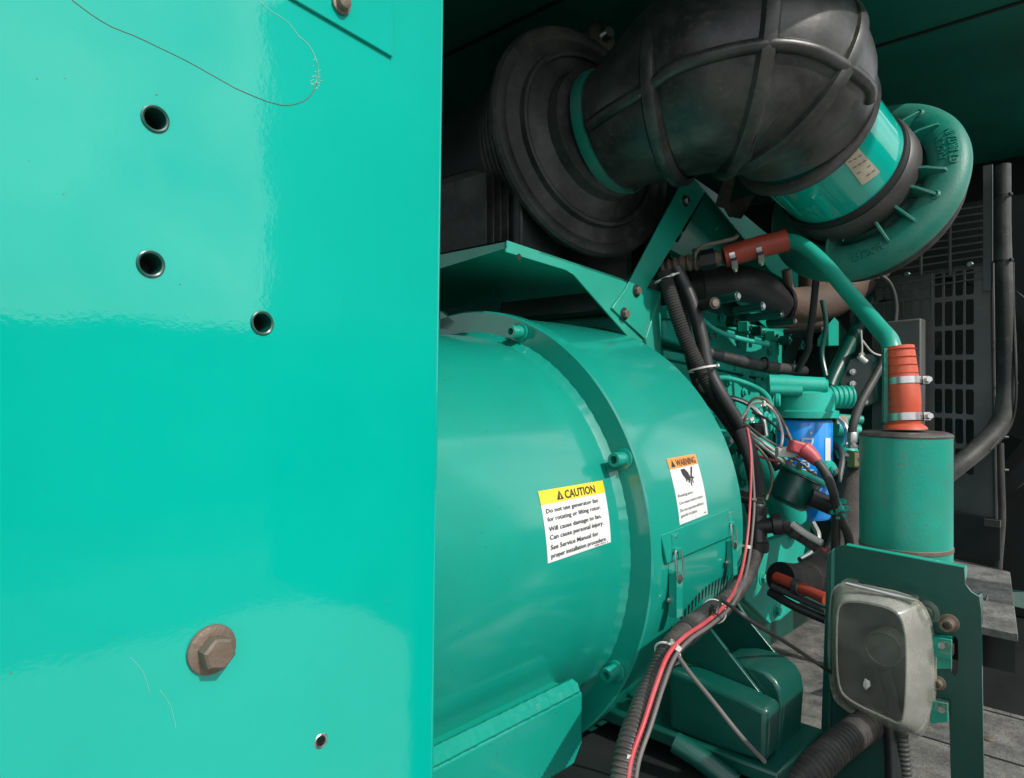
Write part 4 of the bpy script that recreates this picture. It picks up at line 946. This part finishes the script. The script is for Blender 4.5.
# red and grey power cable
red = [P(747,428,1.46), P(750,445,1.43), P(751,470,1.41), P(750,500,1.39), P(748,530,1.36), P(744,560,1.32), P(738,582,1.27), P(726,604,1.19), P(706,622,1.12), P(684,637,1.06), P(668,655,1.02), P(656,685,.98), P(644,722,.94), P(631,760,.91), P(626,800,.89)]
red = [near(p) for p in red]
cable('red_power_cable', 'red cable strapped along the corrugated conduit harness', 'cable', red, [.0028]*6+[.0031]*9, 'redwire')
red_ = 0
gr = [p+VD(.009 if i > 2 else .002*i,-.004,.002) for i, p in enumerate(red)]
cable('grey_power_cable', 'thin grey cable running alongside the red cable', 'cable', gr, .0028, 'greywire')
ties = [(746,546,1.355,VD(-.15,-1,-.1),.010), (676,645,1.045,VD(-.6,-.8,0),.008), (628,752,.925,VD(-.2,-1,0),.007)]
for (a, b, d, ax, r), lb_ in zip(ties, ('white cable tie on the red cable beside the right latch', 'white cable tie on the red cable beside the guard vent', 'white cable tie on the red cable near the bottom edge')):
    tag(ziptie(near(P(a, b, d)), ax, r), lb_, 'cable tie')
ot = MB().tube([P(722,600,1.08), P(736,610,1.04), P(752,622,1.04), P(790,645,1.10), P(830,672,1.18)], .0030, 8).build('black_strap_cable', 'plastic'); tag(ot, 'thin black cable crossing from the harness tie to the clear gauge box', 'cable')
ot = MB().tube([P(676,653,.94), P(690,673,.94), P(712,700,.94), P(740,735,.93), P(765,762,.93)], .0030, 8).build('grey_rod_cable', 'greywire'); tag(ot, 'thin grey cable slanting down across the engine mount', 'cable')
MB().tube([P(722,599,1.09), P(718,606,1.06), P(716,614,1.05)], .003, 8).build('black_strap', 'plastic', hn)
m = MB().tube([P(712,496,1.55), P(730,497,1.50), P(748,499,1.40), P(756,500,1.39)], .0035, 8); tag(m.build('grey_strap_cable', 'greywire'), 'short grey strap tying the harness back to the block', 'strap')
# wires fanning right
GW = 'thin wires fanning from harness to starter solenoid'
ws = [([(742,418),(752,404),(764,403),(776,414),(782,432),(781,448)], 'whitewire', 'looping pale wire above the starter'),
      ([(744,424),(750,402),(762,398),(774,408),(784,424),(792,442)], 'rust', 'looping brown wire above the pale loop'),
      ([(746,428),(760,440),(776,452),(792,465),(808,474)], 'whitewire', 'upper straight pale wire to the solenoid'),
      ([(748,434),(762,446),(780,460),(797,474),(806,480)], 'whitewire', 'lower straight pale wire to the solenoid'),
      ([(746,424),(764,438),(784,450),(802,464),(814,476)], 'greywire', 'grey wire resting over the pale wires'),
      ([(780,418),(786,428),(790,440),(792,448)], 'greywire', 'short grey wire beside the blue filter'),
      ([(741,440),(756,446),(768,462),(772,482),(766,500)], 'rust', 'brown wire sagging below the straight pale wires'),
      ([(746,450),(764,458),(786,462),(800,456)], 'redwire', 'short red wire running to the red boot'),
      ([(752,412),(768,420),(786,436),(804,446),(812,456)], 'plastic', 'black wire crossing under the pale loop')]
for k, (pp_, mt, lb_) in enumerate(ws):
    cable('signal_wire', lb_, 'wire', [P(a, b, 1.50-.012*i+.005*k) for i, (a, b) in enumerate(pp_)], .0030, mt, n=8, group=GW)
tag(ziptie(P(763,404,1.44), VD(1,-.4,0), .006), 'white cable tie at the top of the wire loop', 'cable tie')
tag(ziptie(P(750,419,1.44), VD(.5,-1,0), .006), 'white cable tie where the wires leave the harness', 'cable tie')
bt = thing('battery_cable', 'grey battery cable with red rubber boot bolted to the starter', 'cable', P(815, 465, 1.43))
m = MB(); m.box(P(800,448,1.44), RT*.022+UP*-.006, UP*.012+RT*.004, FW*.012); m.tube([P(802,448,1.44), P(812,456,1.43), P(819,464,1.42)], [.018,.015,.010], 12); m.build('red_boot', 'redwire', bt, bevel=.004)
MB().tube([P(817,461,1.42), P(826,474,1.41), P(832,488,1.41), P(835,502,1.43), P(836,530,1.45), P(835,556,1.46)], [.009]*6, 14).build('grey_lead', 'greyhose', bt)
MB().tube([P(834,506,1.44), P(842,520,1.44), P(848,535,1.44), P(850,552,1.46)], .009, 14).build('forked_lead', 'greyhose', bt)
m = MB(); m.box(P(785,452,1.46), RT*.018, UP*.010, FW*.01); m.build('terminal_block', 'white', bt, bevel=.002)
# foam wrapped pipe
fo = thing('insulated_pipe', 'grey foam wrapped pipe with brown red line poking from its open end', 'pipe', P(810, 600, 1.4))
MB().tube([P(858,468,1.60), P(852,500,1.58), P(846,535,1.56), P(838,558,1.53), P(822,572,1.48), P(800,580,1.44), P(780,578,1.40)], [.026,.030,.032,.034,.036,.034,.032], 24, caps=False).build('foam_sleeve', 'foam', fo)
MB().tube([P(866,520,1.62), P(856,540,1.60), P(846,560,1.58)], [.03,.034,.03], 18).build('foam_lump', 'foam', fo)
MB().lathe(P(781,578,1.402), P(779.5,578,1.40)-P(800,580,1.44), [(0,.031),(.001,.031)], 24).build('dark_opening', 'black', fo)
MB().tube([P(776,577,1.37), P(800,587,1.32), P(826,599,1.27)], .0105, 14).build('copper_line', 'darkred', fo)
MB().tube([P(772,586,1.37), P(796,597,1.33), P(826,611,1.28)], .0065, 12).build('grey_line', 'greyhose', fo)
MB().tube([P(770,592,1.38), P(794,606,1.33), P(826,620,1.29)], .0085, 12).build('black_line', 'plastic', fo)
MB().lathe(P(798,586,1.325), P(800,587,1.32)-P(776,577,1.37), [(-.008,.011),(-.007,.0145),(.007,.0145),(.008,.011)], 18).build('line_clamp', 'greyhose', fo)
# hydraulic hose w/ fitting
hy = thing('oil_pressure_hose', 'thin black hose with crimped end and brass elbow behind the canister', 'hose', P(852, 468, 1.58))
MB().tube([P(888,352,1.62), P(876,375,1.60), P(861,402,1.58), P(853,425,1.57), P(852,434,1.57)], .0095, 14).build('hose_body', 'rubber', hy)
MB().lathe(P(852,432,1.57), -UP, [(0,.0105),(.002,.0115),(.022,.0115),(.026,.008),(.030,.013),(.036,.013)], 20).build('crimp_end', 'steel', hy)
MB().lathe(P(855,452,1.57), -UP, [(0,.018),(.030,.018),(.034,.014)], 6).build('elbow_body', 'brass', hy)
MB().cyl(P(846,455,1.58), P(862,458,1.56), .012, n=16).build('side_port', 'steel', hy)
cable('ether_line', 'thin black curved line arching below the turbocharger', 'line', [P(876,272,1.9), P(890,284,1.9), P(896,305,1.9), P(894,330,1.9)], .006, 'greyhose')
for (pp_, lb_) in (([(861,330),(862,350),(860,362)], 'thin brown wire hanging by the gear cover'), ([(862,340),(872,352),(882,356)], 'thin pale wire arching to the gear cover')):
    cable('sensor_wire', lb_, 'wire', [P(a, b, 1.85) for a, b in pp_], .0025, 'whitewire', n=8)
MB().cyl(P(859,356,1.84), P(866,362,1.84), .007).build('sensor_plug', 'white', en)
# exhaust strut (pale) behind elbow
m = MB(); m.prism([P(716,205,1.75), P(724,178,1.75), P(736,176,1.75), P(728,208,1.75)], FW*.01); m.prism([P(724,205,1.78), P(756,193,1.80), P(742,218,1.80), P(730,216,1.78)], FW*.01)
tag(m.build('heat_shield_stay', 'conduit'), 'small pale bare metal stay behind the rubber elbow', 'stay')
